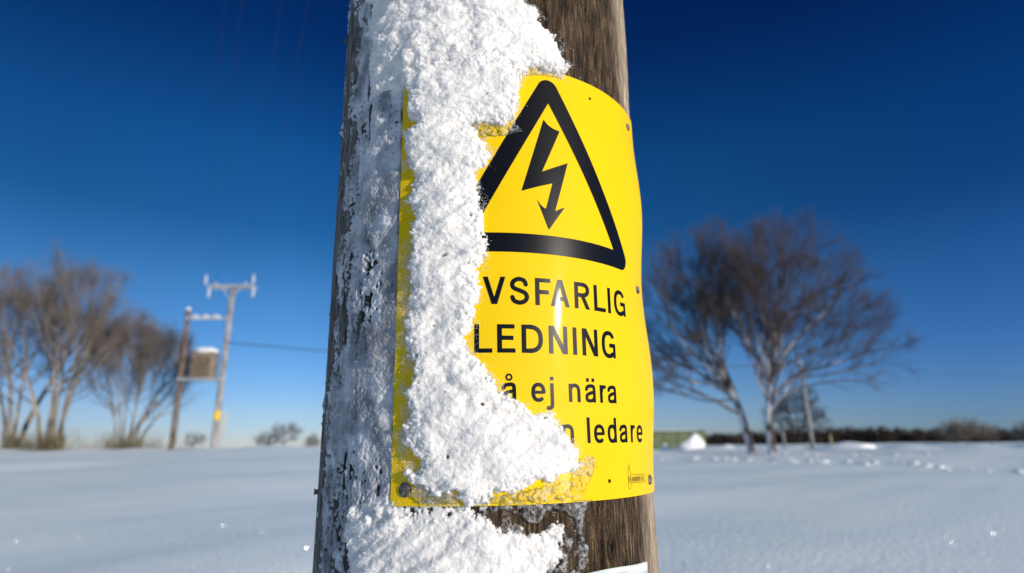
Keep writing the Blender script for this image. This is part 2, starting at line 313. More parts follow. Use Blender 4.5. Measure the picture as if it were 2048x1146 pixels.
def build_pole():
    ud = np.arange(-235, 236, 1.0); ub = np.linspace(235, 2*math.pi*135-235, 60)[1:-1]
    u = np.concatenate([ud, ub])
    z = np.concatenate([np.linspace(-1650, -160, 40)[:-1], np.arange(-160, 700, 1.2), np.geomspace(701, 7500, 60)])
    U, Z = np.meshgrid(u/1000, z/1000)
    g = np.arange(-1, 1, .001)
    a = gfield((1200, 600), 1.6, 55, 1.2, 11); b = gfield((1200, 600), 1.0, 14, 1.2, 12); c = gfield((1200, 600), 9, 90, 1.2, 13)
    zi = (np.arange(len(z)) % 1200)[:, None]; ui = (np.arange(len(u)) % 600)[None]
    A = a[zi, ui]; B = b[zi, ui]; C = c[zi, ui]
    D = -.0010*np.clip(A-.9, 0, 2)+.00022*B+.0006*C-.0009*np.clip(B-1.6, 0, 1)
    # long drying checks
    for uc, z0, z1, wd, dp, sd in ((48, .10, .50, .9, 3.5, 1), (92, .2, .5, .6, 2.2, 2), (80, -.16, .02, .7, 2.5, 3), (104, -.16, .01, .5, 2, 4), (-118, -.16, .2, 1.2, 4, 5), (-111, .12, .5, 1.6, 5, 6), (-128, -.16, .5, .8, 2.5, 7), (-104, .0, .32, .8, 3, 8), (119, .1, .5, .5, 1.5, 9), (-140, -.1, .5, .8, 2.5, 10), (66, .25, .5, .5, 2, 11)):
        wob = 2.2*np.sin(z/1000*21+sd)+1.1*np.sin(z/1000*57+sd*2)
        m = np.clip((z/1000-z0)/.03, 0, 1)*np.clip((z1-z/1000)/.03, 0, 1)
        D -= dp/1000*m[:, None]*np.exp(-((U*1000-uc-wob[:, None])/wd)**2)
    inn = (np.abs(Z-.17) < .33); D = np.minimum(D*np.where(inn, 1, .6), .0008)
    # knot with a dark heart low on the right
    kd = np.hypot((U*1000-91)/4.0, (Z*1000+66)/8.5); D += .0010*np.exp(-(kd-1.3)**2*4)-.004*np.exp(-kd**2*1.5)
    V = pt(U, Z, D).reshape(-1, 3); n, m = U.shape
    i = np.arange(n-1)[:, None]*m; j = np.arange(m)[None]; j2 = (j+1) % m
    Q = np.stack([i+j, i+j2, i+m+j2, i+m+j], -1).reshape(-1, 4)
    uv = np.stack([U, Z], -1).reshape(-1, 2)
    root = empty('utility_pole', (PX, PY, 0))
    V[:, :2] -= (PX, PY)
    Vc = np.vstack([V, [0, 0, 7.5+CZ+.03]]); T = [[n*m, (n-1)*m+q, (n-1)*m+(q+1) % m] for q in range(m)]
    uv = np.vstack([uv, [0, 7.5]])
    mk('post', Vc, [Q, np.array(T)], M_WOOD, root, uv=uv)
    for uu, zz in ((-170, .372), (-168, -.032)):       # snapped nail stubs on the shaded flank
        q = pt(np.array(uu/1000), np.array(zz), 0); d = np.array([math.sin(uu/135), -math.cos(uu/135), 0])
        mb = MB((PX, PY, 0)); mb.tube([q-d*.004, q+d*.0025, q+d*.0035], [.0016, .0019, .0026], 8); mb.build('nail', M_NAIL, root)
    mb = MB((PX, PY, 0)); mb.box((PX-.75, PY-.22, 8.42), (PX+.6, PY-.10, 8.54)); mb.build('crossarm', M_STEEL, root)
    for xe in (-.64, -.42, -.085, .46):
        mb = MB((PX, PY, 0)); mb.tube([(xe, PY-.16, 8.54), (xe, PY-.16, 8.58), (xe, PY-.16, 8.6), (xe, PY-.16, 8.66), (xe, PY-.16, 8.7)], [.02, .03, .06, .05, .03], 12); mb.build('insulator', M_CERAM, root)
    tag(root, 'large weathered wooden pole close up with snow plastered on its left side', 'utility pole')
    return root
build_pole()

# ------------------------------------------------------------------ the yellow warning sign
def bulge(s, t):                               # the plate stands off between its nails at the right edge
    k = np.clip((s-.045)/.066, 0, 1)**1.6
    top = np.sin(np.clip((t+.002)/.1435, 0, 1)*math.pi)**2; bot = np.sin(np.clip((-t-.002)/.144, 0, 1)*math.pi)**2
    return k*(.0042*top+.0036*bot)+.0004*np.sin(s*38+1)*np.sin(t*31+.5)
def sp_(s, t, d=0):
    s = np.asarray(s, float); t = np.asarray(t, float)
    a = s*math.cos(SH)-t*math.sin(SH); z = ZC+s*math.sin(SH)+t*math.cos(SH)
    ph = PHC+a/(R+DR); r = prad(z)+DR+d+bulge(s, t)
    return np.stack([PX+r*np.sin(ph), PY-r*np.cos(ph), z+CZ], -1)
SORG = np.array([PX, PY, ZC+CZ])
sign = empty('warning_sign', SORG)
def sign_plate():
    S = np.linspace(-SW_/2, SW_/2, 120); T = np.linspace(-SHH/2, SHH/2, 160)
    g = np.random.default_rng(5)
    A, B = np.meshgrid(S, T)
    # small rounding of the corners
    rc = .003
    ex = np.clip(np.abs(A)-(SW_/2-rc), 0, None); ey = np.clip(np.abs(B)-(SHH/2-rc), 0, None)
    q = np.hypot(ex, ey); f = np.where(q > rc, rc/np.maximum(q, 1e-9), 1)
    A = np.sign(A)*(np.abs(A)-ex*(1-f)); B = np.sign(B)*(np.abs(B)-ey*(1-f))
    n, m = A.shape
    F = sp_(A, B, 0).reshape(-1, 3)-SORG; K = sp_(A, B, -.0012).reshape(-1, 3)-SORG
    i = np.arange(n-1)[:, None]*m; j = np.arange(m-1)[None]
    Q = np.stack([i+j, i+j+1, i+m+j+1, i+m+j], -1).reshape(-1, 4)
    o = mk('plate', F, Q, M_YEL, sign)
    rim = np.concatenate([np.arange(m), np.arange(1, n)*m+m-1, (n-1)*m+np.arange(m-2, -1, -1), np.arange(n-2, 0, -1)*m])
    k = len(rim); V = np.vstack([F[rim], K[rim]]); ii = np.arange(k); i2 = (ii+1) % k
    mk('plate_edge', np.vstack([V, K]), [np.stack([ii, ii+k, i2+k, i2], 1), (Q[:, ::-1]+2*k)], M_EDGE, sign, smooth=False)
sign_plate()

# signed distance drawing in sign millimetres -> printed film just proud of the plate
def d_seg(X, Y, a, b, w, butt0=False, butt1=False):
    ax, ay = a; bx, by = b; dx, dy = bx-ax, by-ay; l = math.hypot(dx, dy)+1e-9; dx /= l; dy /= l
    t = (X-ax)*dx+(Y-ay)*dy; q = np.abs(-(X-ax)*dy+(Y-ay)*dx)
    tc = np.clip(t, 0, l); d = np.hypot(t-tc, q)-w/2
    if butt0: d = np.maximum(d, -t)
    if butt1: d = np.maximum(d, t-l)
    return d
def d_path(X, Y, P, w, butt=(True, True)):
    d = np.full(X.shape, 1e3)
    for i in range(len(P)-1):
        d = np.minimum(d, d_seg(X, Y, P[i], P[i+1], w, butt[0] and i == 0, butt[1] and i == len(P)-2))
    return d
def d_poly(X, Y, P):
    d = np.full(X.shape, 1e9); s = np.zeros(X.shape, bool)
    for i in range(len(P)):
        ax, ay = P[i]; bx, by = P[(i+1) % len(P)]
        ex, ey = bx-ax, by-ay; wx, wy = X-ax, Y-ay
        h = np.clip((wx*ex+wy*ey)/(ex*ex+ey*ey+1e-12), 0, 1)
        d = np.minimum(d, np.hypot(wx-ex*h, wy-ey*h))
        c = (ay > Y) != (by > Y)
        with np.errstate(divide='ignore', invalid='ignore'):
            xx = ax+(Y-ay)*(bx-ax)/(by-ay if by != ay else 1e-12)
        s ^= c & (X < xx)
    return np.where(s, -d, d)
def catmull(P, n=8):
    P = np.array(P, float); P = np.vstack([2*P[0]-P[1], P, 2*P[-1]-P[-2]]); o = []
    for i in range(1, len(P)-2):
        for k in range(n):
            t = k/n; a, b, c, d = P[i-1:i+3]
            o.append(.5*((2*b)+(-a+c)*t+(2*a-5*b+4*c-d)*t*t+(-a+3*b-3*c+d)*t**3))
    o.append(P[-2]); return [tuple(q) for q in o]
def sell(cx, cy, rx, ry, a0, a1, e=2.35, n=26):
    o = []
    for k in range(n+1):
        a = math.radians(a0+(a1-a0)*k/n); c, s = math.cos(a), math.sin(a)
        o.append((cx+rx*math.copysign(abs(c)**(2/e), c), cy+ry*math.copysign(abs(s)**(2/e), s)))
    return o
def field_mesh(name, fn, x0, x1, y0, y1, st, mater, parent, off=.00012, surf=sp_, org=SORG):
    xs = np.arange(x0, x1+st, st); ys = np.arange(y0, y1+st, st); X, Y = np.meshgrid(xs, ys)
    f = fn(X, Y); f = np.where(np.abs(f) < 1e-6, 1e-6, f); n, m = f.shape
    ins = f < 0; nid = np.arange(n*m).reshape(n, m)
    pos = [np.stack([X, Y], -1).reshape(-1, 2)]
    th = np.clip(f[:, :-1]/(f[:, :-1]-f[:, 1:]+1e-12), 0, 1); hx = X[:, :-1]+th*st; hid = n*m+np.arange(n*(m-1)).reshape(n, m-1); pos.append(np.stack([hx, Y[:, :-1]], -1).reshape(-1, 2))
    tv = np.clip(f[:-1]/(f[:-1]-f[1:]+1e-12), 0, 1); vy = Y[:-1]+tv*st; vid = n*m+n*(m-1)+np.arange((n-1)*m).reshape(n-1, m); pos.append(np.stack([X[:-1], vy], -1).reshape(-1, 2))
    pos = np.concatenate(pos)
    c = [ins[:-1, :-1], ins[:-1, 1:], ins[1:, 1:], ins[1:, :-1]]
    nod = [nid[:-1, :-1], nid[:-1, 1:], nid[1:, 1:], nid[1:, :-1]]; edg = [hid[:-1], vid[:, 1:], hid[1:], vid[:, :-1]]
    case = sum(c[k].astype(int) << k for k in range(4)); F = {3: [], 4: [], 5: [], 6: []}
    for cs in range(1, 16):
        mk_ = case == cs
        if not mk_.any(): continue
        seq = []
        for k in range(4):
            if cs >> k & 1: seq.append(nod[k][mk_])
            if (cs >> k & 1) != (cs >> ((k+1) % 4) & 1): seq.append(edg[k][mk_])
        F[len(seq)].append(np.stack(seq, 1))
    FF = [np.concatenate(v) for v in F.values() if v]
    used = np.unique(np.concatenate([q.ravel() for q in FF])); re = np.zeros(len(pos), np.int64); re[used] = np.arange(len(used))
    P = pos[used]/1000
    return mk(name, surf(P[:, 0], P[:, 1], off)-org, [re[q] for q in FF], mater, parent)

# inner/outer warning triangle
TI = [(-.5, 126.7), (56.6, 21.2), (-57.6, 21.8)]
def tri_fn(X, Y):
    cx, cy = -.5, 56
    def off(o):
        P = np.array(TI); E = []
        for i in range(3):
            a, b = P[i], P[(i+1) % 3]; d = (b-a)/np.linalg.norm(b-a); nrm = np.array([d[1], -d[0]])
            if nrm @ (np.array([cx, cy])-a) > 0: nrm = -nrm
            E.append((a+nrm*o, d))
        o_ = []
        for i in range(3):
            p1, d1 = E[i-1]; p2, d2 = E[i]; A = np.array([d1, -d2]).T; t = np.linalg.solve(A, p2-p1); o_.append(tuple(p1+d1*t[0]))
        return o_
    return np.maximum(d_poly(X, Y, off(5.4))-8.4, -(d_poly(X, Y, TI)))
field_mesh('warning_triangle', tri_fn, -92, 92, 0, 150, .4, M_BLK, sign)
BOLT = catmull([(-4.8, 112.4), (-1.2, 108.6), (3.0, 106.3), (8.2, 105.2)], 5)+[(-7.2, 70.0), (13.9, 80.4), (1.9, 40.6)]+catmull([(1.9, 40.6), (5.2, 42.4), (9.8, 44.6)], 4)[1:]+[(-3.6, 25.6)]+catmull([(-12.0, 48.3), (-8.6, 43.6), (-5.2, 41.4)], 4)+[(.5, 61.8), (-22.9, 53.4)]
field_mesh('lightning_bolt', lambda X, Y: d_poly(X, Y, BOLT), -28, 18, 22, 116, .3, M_BLK, sign)

def glyph(ch, X, Y, x0, y0, w, H, s, xh):
    """strokes of one letter: left edge x0, baseline y0, width w, cap height H, stroke s, x-height xh"""
    D = []; h = s/2; sb = s*.90; hb = sb/2
    ln = lambda a, b, ww=s: D.append(d_seg(X, Y, (x0+a[0], y0+a[1]), (x0+b[0], y0+b[1]), ww, True, True))
    pa = lambda P, ww=s, bt=(True, True): D.append(d_path(X, Y, [(x0+p[0], y0+p[1]) for p in P], ww, bt))
    clip = None
    if ch in 'LEFIDRN': ln((h, 0), (h, H))
    if ch == 'L': ln((0, hb), (w, hb), sb)
    if ch == 'E': ln((0, hb), (w, hb), sb); ln((0, H-hb), (w*.97, H-hb), sb); ln((0, H*.52), (w*.9, H*.52), sb)
    if ch == 'F': ln((0, H-hb), (w, H-hb), sb); ln((0, H*.49), (w*.88, H*.49), sb)
    if ch == 'V': clip = (0, H); ln((h*1.05, H+1), (w/2, -.6)); ln((w-h*1.05, H+1), (w/2, -.6))
    if ch == 'A': clip = (0, H); ln((h*1.05, -1), (w/2, H+.6)); ln((w-h*1.05, -1), (w/2, H+.6)); ln((w*.22, H*.29), (w*.78, H*.29), sb)
    if ch == 'N': clip = (0, H); ln((w-h, 0), (w-h, H)); ln((h*1.1, H+.5), (w-h*1.1, -.5), s*1.02)
    if ch == 'R':
        clip = (0, H); ry = (H*.56-sb)/2; cy = H-hb-ry; rx = w*.36
        ln((h, H-hb), (w-h-rx+.2, H-hb), sb); ln((h, cy-ry), (w-h-rx+.2, cy-ry), sb); pa(sell(w*.96-h-rx, cy, rx, ry, 90, -90), s*.97)
        ln((w*.48, cy-ry), (w-h*.95, -1.2), s)
    if ch == 'D':
        rx = w*.56; ln((h, H-hb), (w-h-rx+.2, H-hb), sb); ln((h, hb), (w-h-rx+.2, hb), sb); pa(sell(w-h-rx, H/2, rx, H/2-hb, 90, -90, 2.5), s*.97)
    if ch == 'G':
        pa(sell(w/2, H/2, w/2-h, H/2-hb+.2, 33, 318, 2.4), s*.97); ln((w*.54, H*.47), (w, H*.47), sb); ln((w-h*.85, 0), (w-h*.85, H*.5), s*.85)
    if ch == 'S':
        P = [(.95, .74), (.84, .92), (.5, 1.0), (.15, .92), (.02, .755), (.14, .605), (.5, .515), (.86, .415), (1.0, .25), (.86, .075), (.5, 0), (.14, .075), (.0, .26)]
        pa(catmull([(h+a*(w-s), hb-.15+b*(H-sb+.3)) for a, b in P], 5), s*.95)
    if ch == 'n': ln((h, 0), (h, xh)); pa([(w-h, 0)]+sell(w/2, xh*.58, w/2-h, xh*.42-hb+.15, 0, 180, 2.3), s*.98)
    if ch == 'r': ln((h, 0), (h, xh)); pa(catmull([(h, xh*.50), (h+.25*w, xh*.86), (w, xh-hb*1.05)], 6), s*.95)
    if ch == 'l': ln((h, 0), (h, H))
    if ch == 'd': ln((w-h, 0), (w-h, H)); pa(sell(w/2, xh/2, w/2-h, xh/2-hb+.15, 0, 360, 2.3, 40), s*.97, (False, False))
    if ch in 'aåä':
        pa([(w-h, 0)]+catmull([(w-h, xh*.62), (w*.80, xh-hb*1.25), (w*.48, xh-hb+.12), (w*.22, xh-hb*1.5), (w*.1, xh*.70)], 6), s*.95)
        pa(catmull([(w-h, xh*.56), (w*.5, xh*.52), (h+.25, xh*.40), (h-.05, xh*.26), (h+.3, hb*1.35), (w*.42, hb-.12), (w*.72, hb*1.4), (w-h, xh*.30)], 6), s*.9)
    if ch == 'å': D.append(np.abs(np.hypot(X-x0-w*.5, Y-y0-xh-3.6)-1.75)-.62)
    if ch == 'ä':
        for k in (.26, .78): D.append(np.maximum(np.abs(X-x0-w*k)-1.25, np.abs(Y-y0-xh-3.0)-1.25))
    if ch == 'e':
        pa(catmull([(w-h*.95, xh*.50)], 1) if False else [(w-h*.9, xh*.47)]+sell(w/2, xh/2, w/2-h, xh/2-hb+.15, 8, 312, 2.3, 36), s*.96); ln((h, xh*.50), (w-h*.3, xh*.50), sb*.85)
    if ch == 'j': pa([(w-h, xh), (w-h, -1.6)]+catmull([(w-h, -1.6), (w-h-.5, -3.4), (w-h-2.2, -4.0), (w-h-3.2, -3.95)], 5)[1:], s*.98); D.append(np.maximum(np.abs(X-x0-w+h)-h, np.abs(Y-y0-xh-3.0)-1.25))
    if ch == 'f': pa([(h+1.6, 0), (h+1.6, H*.72)]+catmull([(h+1.6, H*.72), (h+2.2, H-1.6), (w, H-hb)], 5)[1:], s); ln((0, xh-hb), (w, xh-hb), sb)
    d = D[0]
    for q in D[1:]: d = np.minimum(d, q)
    if clip: d = np.maximum(d, np.maximum(y0+clip[0]-Y, Y-y0-clip[1]))
    return d
def line(name, items, y0, H, s, xh, x0, x1):
    def fn(X, Y):
        d = np.full(X.shape, 1e3)
        for ch, gx, gw in items: 
            m = (X > gx-4) & (X < gx+gw+4)
            c = np.where(m.any(0))[0]
            if len(c): d[:, c[0]:c[-1]+1] = np.minimum(d[:, c[0]:c[-1]+1], glyph(ch, X[:, c[0]:c[-1]+1], Y[:, c[0]:c[-1]+1], gx, y0, gw, H, s, xh))
        return d
    o = field_mesh(name, fn, x0, x1, y0-6, y0+H+4, .25, M_BLK, sign)
    return o
line('lettering', [('L', -79, 11.5), ('I', -63.5, 3), ('V', -50.6, 15.8), ('S', -32.4, 13.4), ('F', -14.8, 11.3), ('A', -4.0, 15.2), ('R', 15.0, 13.6), ('L', 32.3, 11.6), ('I', 46.4, 2.9), ('G', 53.6, 14.6)], -28.9, 19.0, 3.2, 12, -82, 70)['label'] = 'first line of black capitals, partly buried in snow'
line('lettering', [('L', -56.0, 11.7), ('E', -41.1, 12), ('D', -24.9, 14.8), ('N', -5.9, 14.0), ('I', 12.4, 2.9), ('N', 20.1, 13.9), ('G', 37.9, 14.3)], -61.4, 18.9, 3.2, 12, -58, 54)['label'] = 'second line of black capitals'
line('lettering', [('G', -56, 13.6), ('å', -38.4, 9.3), ('e', -19.2, 9.9), ('j', -8.0, 4.6), ('n', 7.6, 9.2), ('ä', 20.8, 9.1), ('r', 33.7, 5.4), ('a', 41.4, 8.9)], -92.9, 16.8, 2.6, 12.0, -58, 53)['label'] = 'third line in small letters'
line('lettering', [('n', -84, 9.2), ('e', -71.5, 9.6), ('d', -59, 9.2), ('f', -47.5, 6.2), ('a', -39.5, 9), ('l', -27.5, 2.4), ('l', -21.8, 2.4), ('e', -16, 9.6), ('n', 1.0, 9.2), ('l', 20.7, 2.35), ('e', 26.4, 9.9), ('d', 39.0, 9.4), ('a', 51.7, 9.0), ('r', 65.2, 5.4), ('e', 73.7, 9.8)], -119.3, 16.6, 2.6, 11.9, -86, 86)['label'] = 'fourth line in small letters, its start buried in snow'
def mark(X, Y):
    d = d_path(X, Y, [(59, -150), (59, -137.6), (61, -134), (61, -137.6), (62.6, -140.2), (62.6, -146.6), (61.5, -150), (59, -150)], .42)
    d = np.minimum(d, d_path(X, Y, [(62.6, -141), (85, -141.6), (85, -146.8), (62.6, -146.4)], .42))
    for a, b in (((59.8, -141.8), (59.8, -146)), ((61.6, -141.8), (61.6, -146)), ((59.8, -143.9), (61.6, -143.9))): d = np.minimum(d, d_seg(X, Y, a, b, .55))
    g = np.random.default_rng(4); x = 64.2
    while x < 83.6:
        k = g.integers(0, 4); t, b = -142.6, -145.6
        d = np.minimum(d, d_seg(X, Y, (x, b), (x, t), .38))
        if k > 0: d = np.minimum(d, d_seg(X, Y, (x, (t, b, (t+b)/2, t)[k]), (x+.9, (t, b, (t+b)/2, t)[k]), .38))
        if k > 1: d = np.minimum(d, d_seg(X, Y, (x+.9, b), (x+.9, t), .38))
        x += 1.65
    return d
field_mesh('maker_mark', mark, 57, 87, -151, -133, .12, M_PRINT2, sign)

# nails and empty nail holes
def disc(fr, r, off, k=20, dome=0):
    """a disc on the plate at sign coords fr (mm)"""
    V = [sp_(fr[0]/1000, fr[1]/1000, off+dome)]; T = []; rings = 5
    for i in range(1, rings+1):
        for j in range(k):
            a = 2*math.pi*j/k; rr = r*i/rings
            V.append(sp_(fr[0]/1000+rr*math.cos(a), fr[1]/1000+rr*math.sin(a), off+dome*math.sqrt(max(0, 1-(i/rings)**2)) if i < rings else (off if not dome else off-.0002)))
    for j in range(k): T.append([0, 1+j, 1+(j+1) % k])
    Q = [[1+(i-1)*k+j, 1+i*k+j, 1+i*k+(j+1) % k, 1+(i-1)*k+(j+1) % k] for i in range(1, rings) for j in range(k)]
    return np.array(V)-SORG, [np.array(T), np.array(Q)]
for fr, r in (((-101.1, -145.7), .0046), ((95.5, -2.3), .0034), ((96.2, -146.0), .0038), ((95.4, 141.5), .0032), ((-100, 141), .0042)):
    V, F = disc(fr, r, .0004, 20, .0011); mk('nail', V, F, M_NAIL, sign)
for fr, r in (((38.7, 142.5), .0012), ((38.2, -143.8), .0013)):
    V, F = disc(fr, r, .0002); o = mk('nail_hole', V, F, M_HOLE, sign)
    # dimple of pulled enamel around it
tag(sign, 'yellow high voltage warning sign nailed round the snowy pole', 'sign')

# ------------------------------------------------------------------ white plate below it
def white_plate():
    S = np.linspace(-20, 127.0, 60)/1000; T = np.linspace(-.24, -.0765, 50); A, B = np.meshgrid(S, T)
    Bw = B+np.where(B > -.08, .0006*np.sin(A*90), 0)
    F = pt(A, Bw, .003+.0015*np.clip((A-.1)/.03, 0, 1)); K = pt(A, Bw, .002); n, m = A.shape
    i = np.arange(n-1)[:, None]*m; j = np.arange(m-1)[None]; Q = np.stack([i+j, i+j+1, i+m+j+1, i+m+j], -1).reshape(-1, 4)
    org = np.array([PX, PY, CZ-.16]); root = empty('white_sign', org)
    Fv = F.reshape(-1, 3)-org; Kv = K.reshape(-1, 3)-org
    rim = np.concatenate([np.arange(m), np.arange(1, n)*m+m-1, (n-1)*m+np.arange(m-2, -1, -1), np.arange(n-2, 0, -1)*m]); k = len(rim)+0
    ii = np.arange(k); i2 = (ii+1) % k
    mk('plate', np.vstack([Fv, Kv]), [Q, np.stack([rim[ii], rim[ii]+n*m, rim[i2]+n*m, rim[i2]], 1)], M_PLATE, root)
    tag(root, 'white metal plate on the pole below the yellow sign, mostly out of frame', 'sign')
M_PLATE, t_, b_ = mat('stained_white_enamel', (.75, .78, .76), .4, .4); noisemix(t_, b_, (.42, .5, .55), (.74, .77, .74), 30, 'Object', .35, .5, 6, (1, 1, 5))
white_plate()

# ------------------------------------------------------------------ snow plastered on pole and sign
ST = .5
SIGNSNOW = [(63.3, 274.3), (52.1, 275.4), (36.2, 274.5), (32.4, 268.7), (27.5, 262.8), (27.4, 251.5), (25.4, 238.8), (20.4, 229.0), (16.1, 225.4), (10.6, 227.6), (1.9, 226.6), (-4.0, 224.3), (-1.2, 218.7), (4.4, 207.5), (8.1, 198.9), (3.3, 193.8), (-2.1, 186.2), (-3.7, 176.7), (-0.7, 172.9), (-0.3, 169.1), (1.7, 161.6), (1.7, 145.0), (5.1, 136.0), (5.1, 127.0), (1.8, 121.7), (-0.5, 116.4), (-0.4, 107.7), (0.6, 93.9), (-4.5, 89.9), (-4.5, 82.1), (-7.6, 72.2), (-9.1, 64.0), (-5.6, 56.7), (0.7, 52.4), (4.5, 47.6), (10.1, 39.6), (14.4, 34.2), (23.1, 29.5), (31.9, 21.6), (47.7, 19.2), (51.2, 11.4), (58.4, 3.5), (63.2, -4.3), (64.1, -9.6), (61.3, -15.0), (53.4, -18.5), (43.9, -21.2), (35.5, -23.3), (24.9, -25.4), (17.0, -27.3), (9.9, -27.1), (4.5, -31.4), (-0.5, -34.8), (-3.7, -39.9), (-7.9, -38.4), (-10.9, -34.1), (-14.0, -28.4), (-28.2, -26.9), (-37.2, -24.0), (-44.4, -19.7), (-44.6, -13.7), (-35.3, -12.2), (-35.4, -7.7), (-42.7, -0.0), (-47.6, 1.6), (-45.6, 13.9), (-42.1, 23.3), (-49.5, 33.1), (-42.6, 39.2), (-40.7, 45.6), (-43.1, 55.5), (-48.2, 65.9), (-48.0, 79.4), (-47.1, 96.5), (-46.4, 110.6), (-48.3, 121.5), (-44.5, 131.9), (-47.5, 143.3), (-45.2, 154.2), (-50.8, 170.2), (-46.0, 177.1), (-48.4, 193.1), (-52.9, 205.9), (-55.1, 220.6), (-47.6, 229.1), (-53.9, 243.1), (-51.4, 255.1), (-54.9, 260.3), (-57.1, 271.7), (-61.6, 275.4), (-62.2, 288.8), (63.9, 292.3)]
TOPS = [(32.9, 333.4), (37.1, 330.7), (41.0, 327.9), (51.8, 310.9), (58.7, 304.9), (63.9, 292.3), (66.2, 281.9), (63.3, 273.4), (52.1, 274.6), (36.2, 274.5), (28.6, 266.4), (-61.4, 268.8), (-65.7, 263.7), (-92.6, 276.5), (-96.0, 310.8), (-98, 338.7), (-102.8, 365.5), (-105.5, 398.0), (-112, 470), (-108, 520), (-84, 556), (-52, 600), (-20, 575), (-2, 520), (14, 440), (25.3, 361.5)]
BELOW = [(-89.9, -39.1), (-63.7, -35.5), (-48.8, -40.3), (-32.2, -41.1), (-16.8, -39.3), (-7.9, -35.6), (-2.0, -39.3), (5.4, -44.2), (15.7, -48.1), (26.1, -51.2), (36.7, -52.2), (46.4, -48.7), (52.3, -49.7), (54.5, -54.7), (49.3, -58.6), (52.5, -63.1), (49.1, -67.1), (47.3, -71.1), (42.5, -73.8), (39.1, -95), (30, -125), (12, -150), (-8, -185), (-35, -172), (-60, -205), (-88, -160), (-90.4, -120)]
ICEB = [(0.3, -35.5), (9.9, -35.1), (35.9, -34.6), (59.1, -34.4), (73.2, -33.9), (71.5, -39.0), (67.6, -44.5), (67.4, -52.9), (68.6, -58.0), (67.8, -63.0), (65.6, -58.0), (64.6, -51.3), (61.3, -43.7), (57.8, -42.0), (56.1, -40.4), (47.5, -38.6), (42.5, -39.8), (39.2, -42.6), (35.0, -45.6), (29.7, -44.8), (26.6, -40.7), (19.0, -38.2), (12.9, -37.5), (5.4, -40.2), (0.9, -43.0)]
u = np.arange(-182, 92, ST); z = np.arange(-230, 640, ST); U, Z = np.meshgrid(u, z); SHP = U.shape
g_ = lambda cu, cz, s: gfield(SHP, cu, cz, ST, s)
def gr(c1, c2, ang, seed):
    g = np.random.default_rng(seed).standard_normal(SHP); fu = np.fft.fftfreq(SHP[1], ST)[None]; fz = np.fft.fftfreq(SHP[0], ST)[:, None]; c, s_ = math.cos(ang), math.sin(ang)
    f = np.fft.ifft2(np.fft.fft2(g)*np.exp(-2*(math.pi*c1*.5*(c*fu+s_*fz))**2-2*(math.pi*c2*.5*(-s_*fu+c*fz))**2)).real; return f/f.std()
def sstep(x, a, b): t = np.clip((x-a)/(b-a), 0, 1); return t*t*(3-2*t)
# sign coordinates of each node
a_ = (U/1000/R-PHC)*(R+DR)*1000; b2_ = Z-ZC*1000
Ss = a_*math.cos(SH)+b2_*math.sin(SH); Ts = -a_*math.sin(SH)+b2_*math.cos(SH)
on_sign = (np.abs(Ss) < SW_*500) & (np.abs(Ts) < SHH*500)
base = np.where(on_sign, (DR+.0003+bulge(Ss/1000, Ts/1000))*1000, .2)
def blur(f, c):
    fu = np.fft.fftfreq(SHP[1], ST); fz = np.fft.fftfreq(SHP[0], ST)
    return np.fft.ifft2(np.fft.fft2(f)*np.exp(-2*(math.pi*c*.5*fu[None])**2-2*(math.pi*c*.5*fz[:, None])**2)).real
n18, n8, n35, n12, n05 = g_(20, 16, 1), g_(9, 8, 2), g_(4, 3.6, 3), g_(1.6, 1.5, 4), g_(.8, .8, 5)
bil = lambda f: 1.35*np.sqrt(f*f+.06)-.55
jit = .9*g_(5, 5, 6)+.8*n12+.5*n05
jl = 3.2*g_(16, 16, 61)
dS = -d_poly(U, Z, SIGNSNOW)+jit; dT = -d_poly(U, Z, TOPS)+jit*1.1+jl*(U < -50); dB = -d_poly(U, Z, BELOW)+jit*1.2+jl*(U < -50)
rough = .6*bil(n8)+.75*gr(18, 4.5, .45, 71)+.35*gr(8, 2.5, .6, 72)+.2*bil(n35)+.15*n12+.14*n05
def slab(d, t, soft): return (1-np.exp(-np.clip(d, 0, None)/soft))*(t+1.2*n18)
Hs = np.where(dS > 0, slab(dS, 5.6, 3.0)+np.clip(dS/2.5, 0, 1)*rough, -.4)
Hs = np.where(dS > 0, np.maximum(Hs, np.clip(dS, 0, 3)*(.5+.12*np.clip(rough, -2, 3))), Hs)
Ht = np.where(dT > 0, slab(dT, 7.5, np.where(U < -55, 11, 4.0))+np.clip(dT/2.5, 0, 1)*rough*1.2, -.4)
Hb = np.where(dB > 0, slab(dB, 4.2, 4.5)+np.clip(dB/2.5, 0, 1)*rough, -.4)
# thin rime left of the sign, broken by the checks in the wood
us = PHC*R*1000-SW_*500*R/(R+DR)-b2_*math.sin(SH)         # u of the sign's left edge
cov = np.interp(U-2.5*n18, [-150, -138, -128, -118, -108, -99, -90, -60], [-2.6, -1.0, .55, .15, .6, 1.4, 2.1, 2.7])
nf = .5*g_(3.4, 7, 21)+.5*g_(1.3, 1.7, 22)+.85*g_(12, 22, 23)+.4*n12
cr = g_(1.5, 20, 24)*np.where((U > -130) & (U < -92), 1.35, .8)
fr = cov-nf-1.6*np.clip(cr-1.35, 0, 1)*2-3.5*np.clip((Z-500)/110, 0, 1)-3.5*np.clip((-140-Z)/80, 0, 1)
gap = ((us-U) > 1.3+.5*g_(2, 10, 25)) | (np.abs(Ts) > SHH*500+1)
left = (U < us+0) & gap
Hf = np.where(left, np.clip(fr, -.4, .5)*1.3+np.clip(fr-.5, 0, 2.2)*.25+np.clip(fr, 0, 1)*(.45*bil(n8)+.25*bil(n35)+.12*n12+.12*n05), -.4)
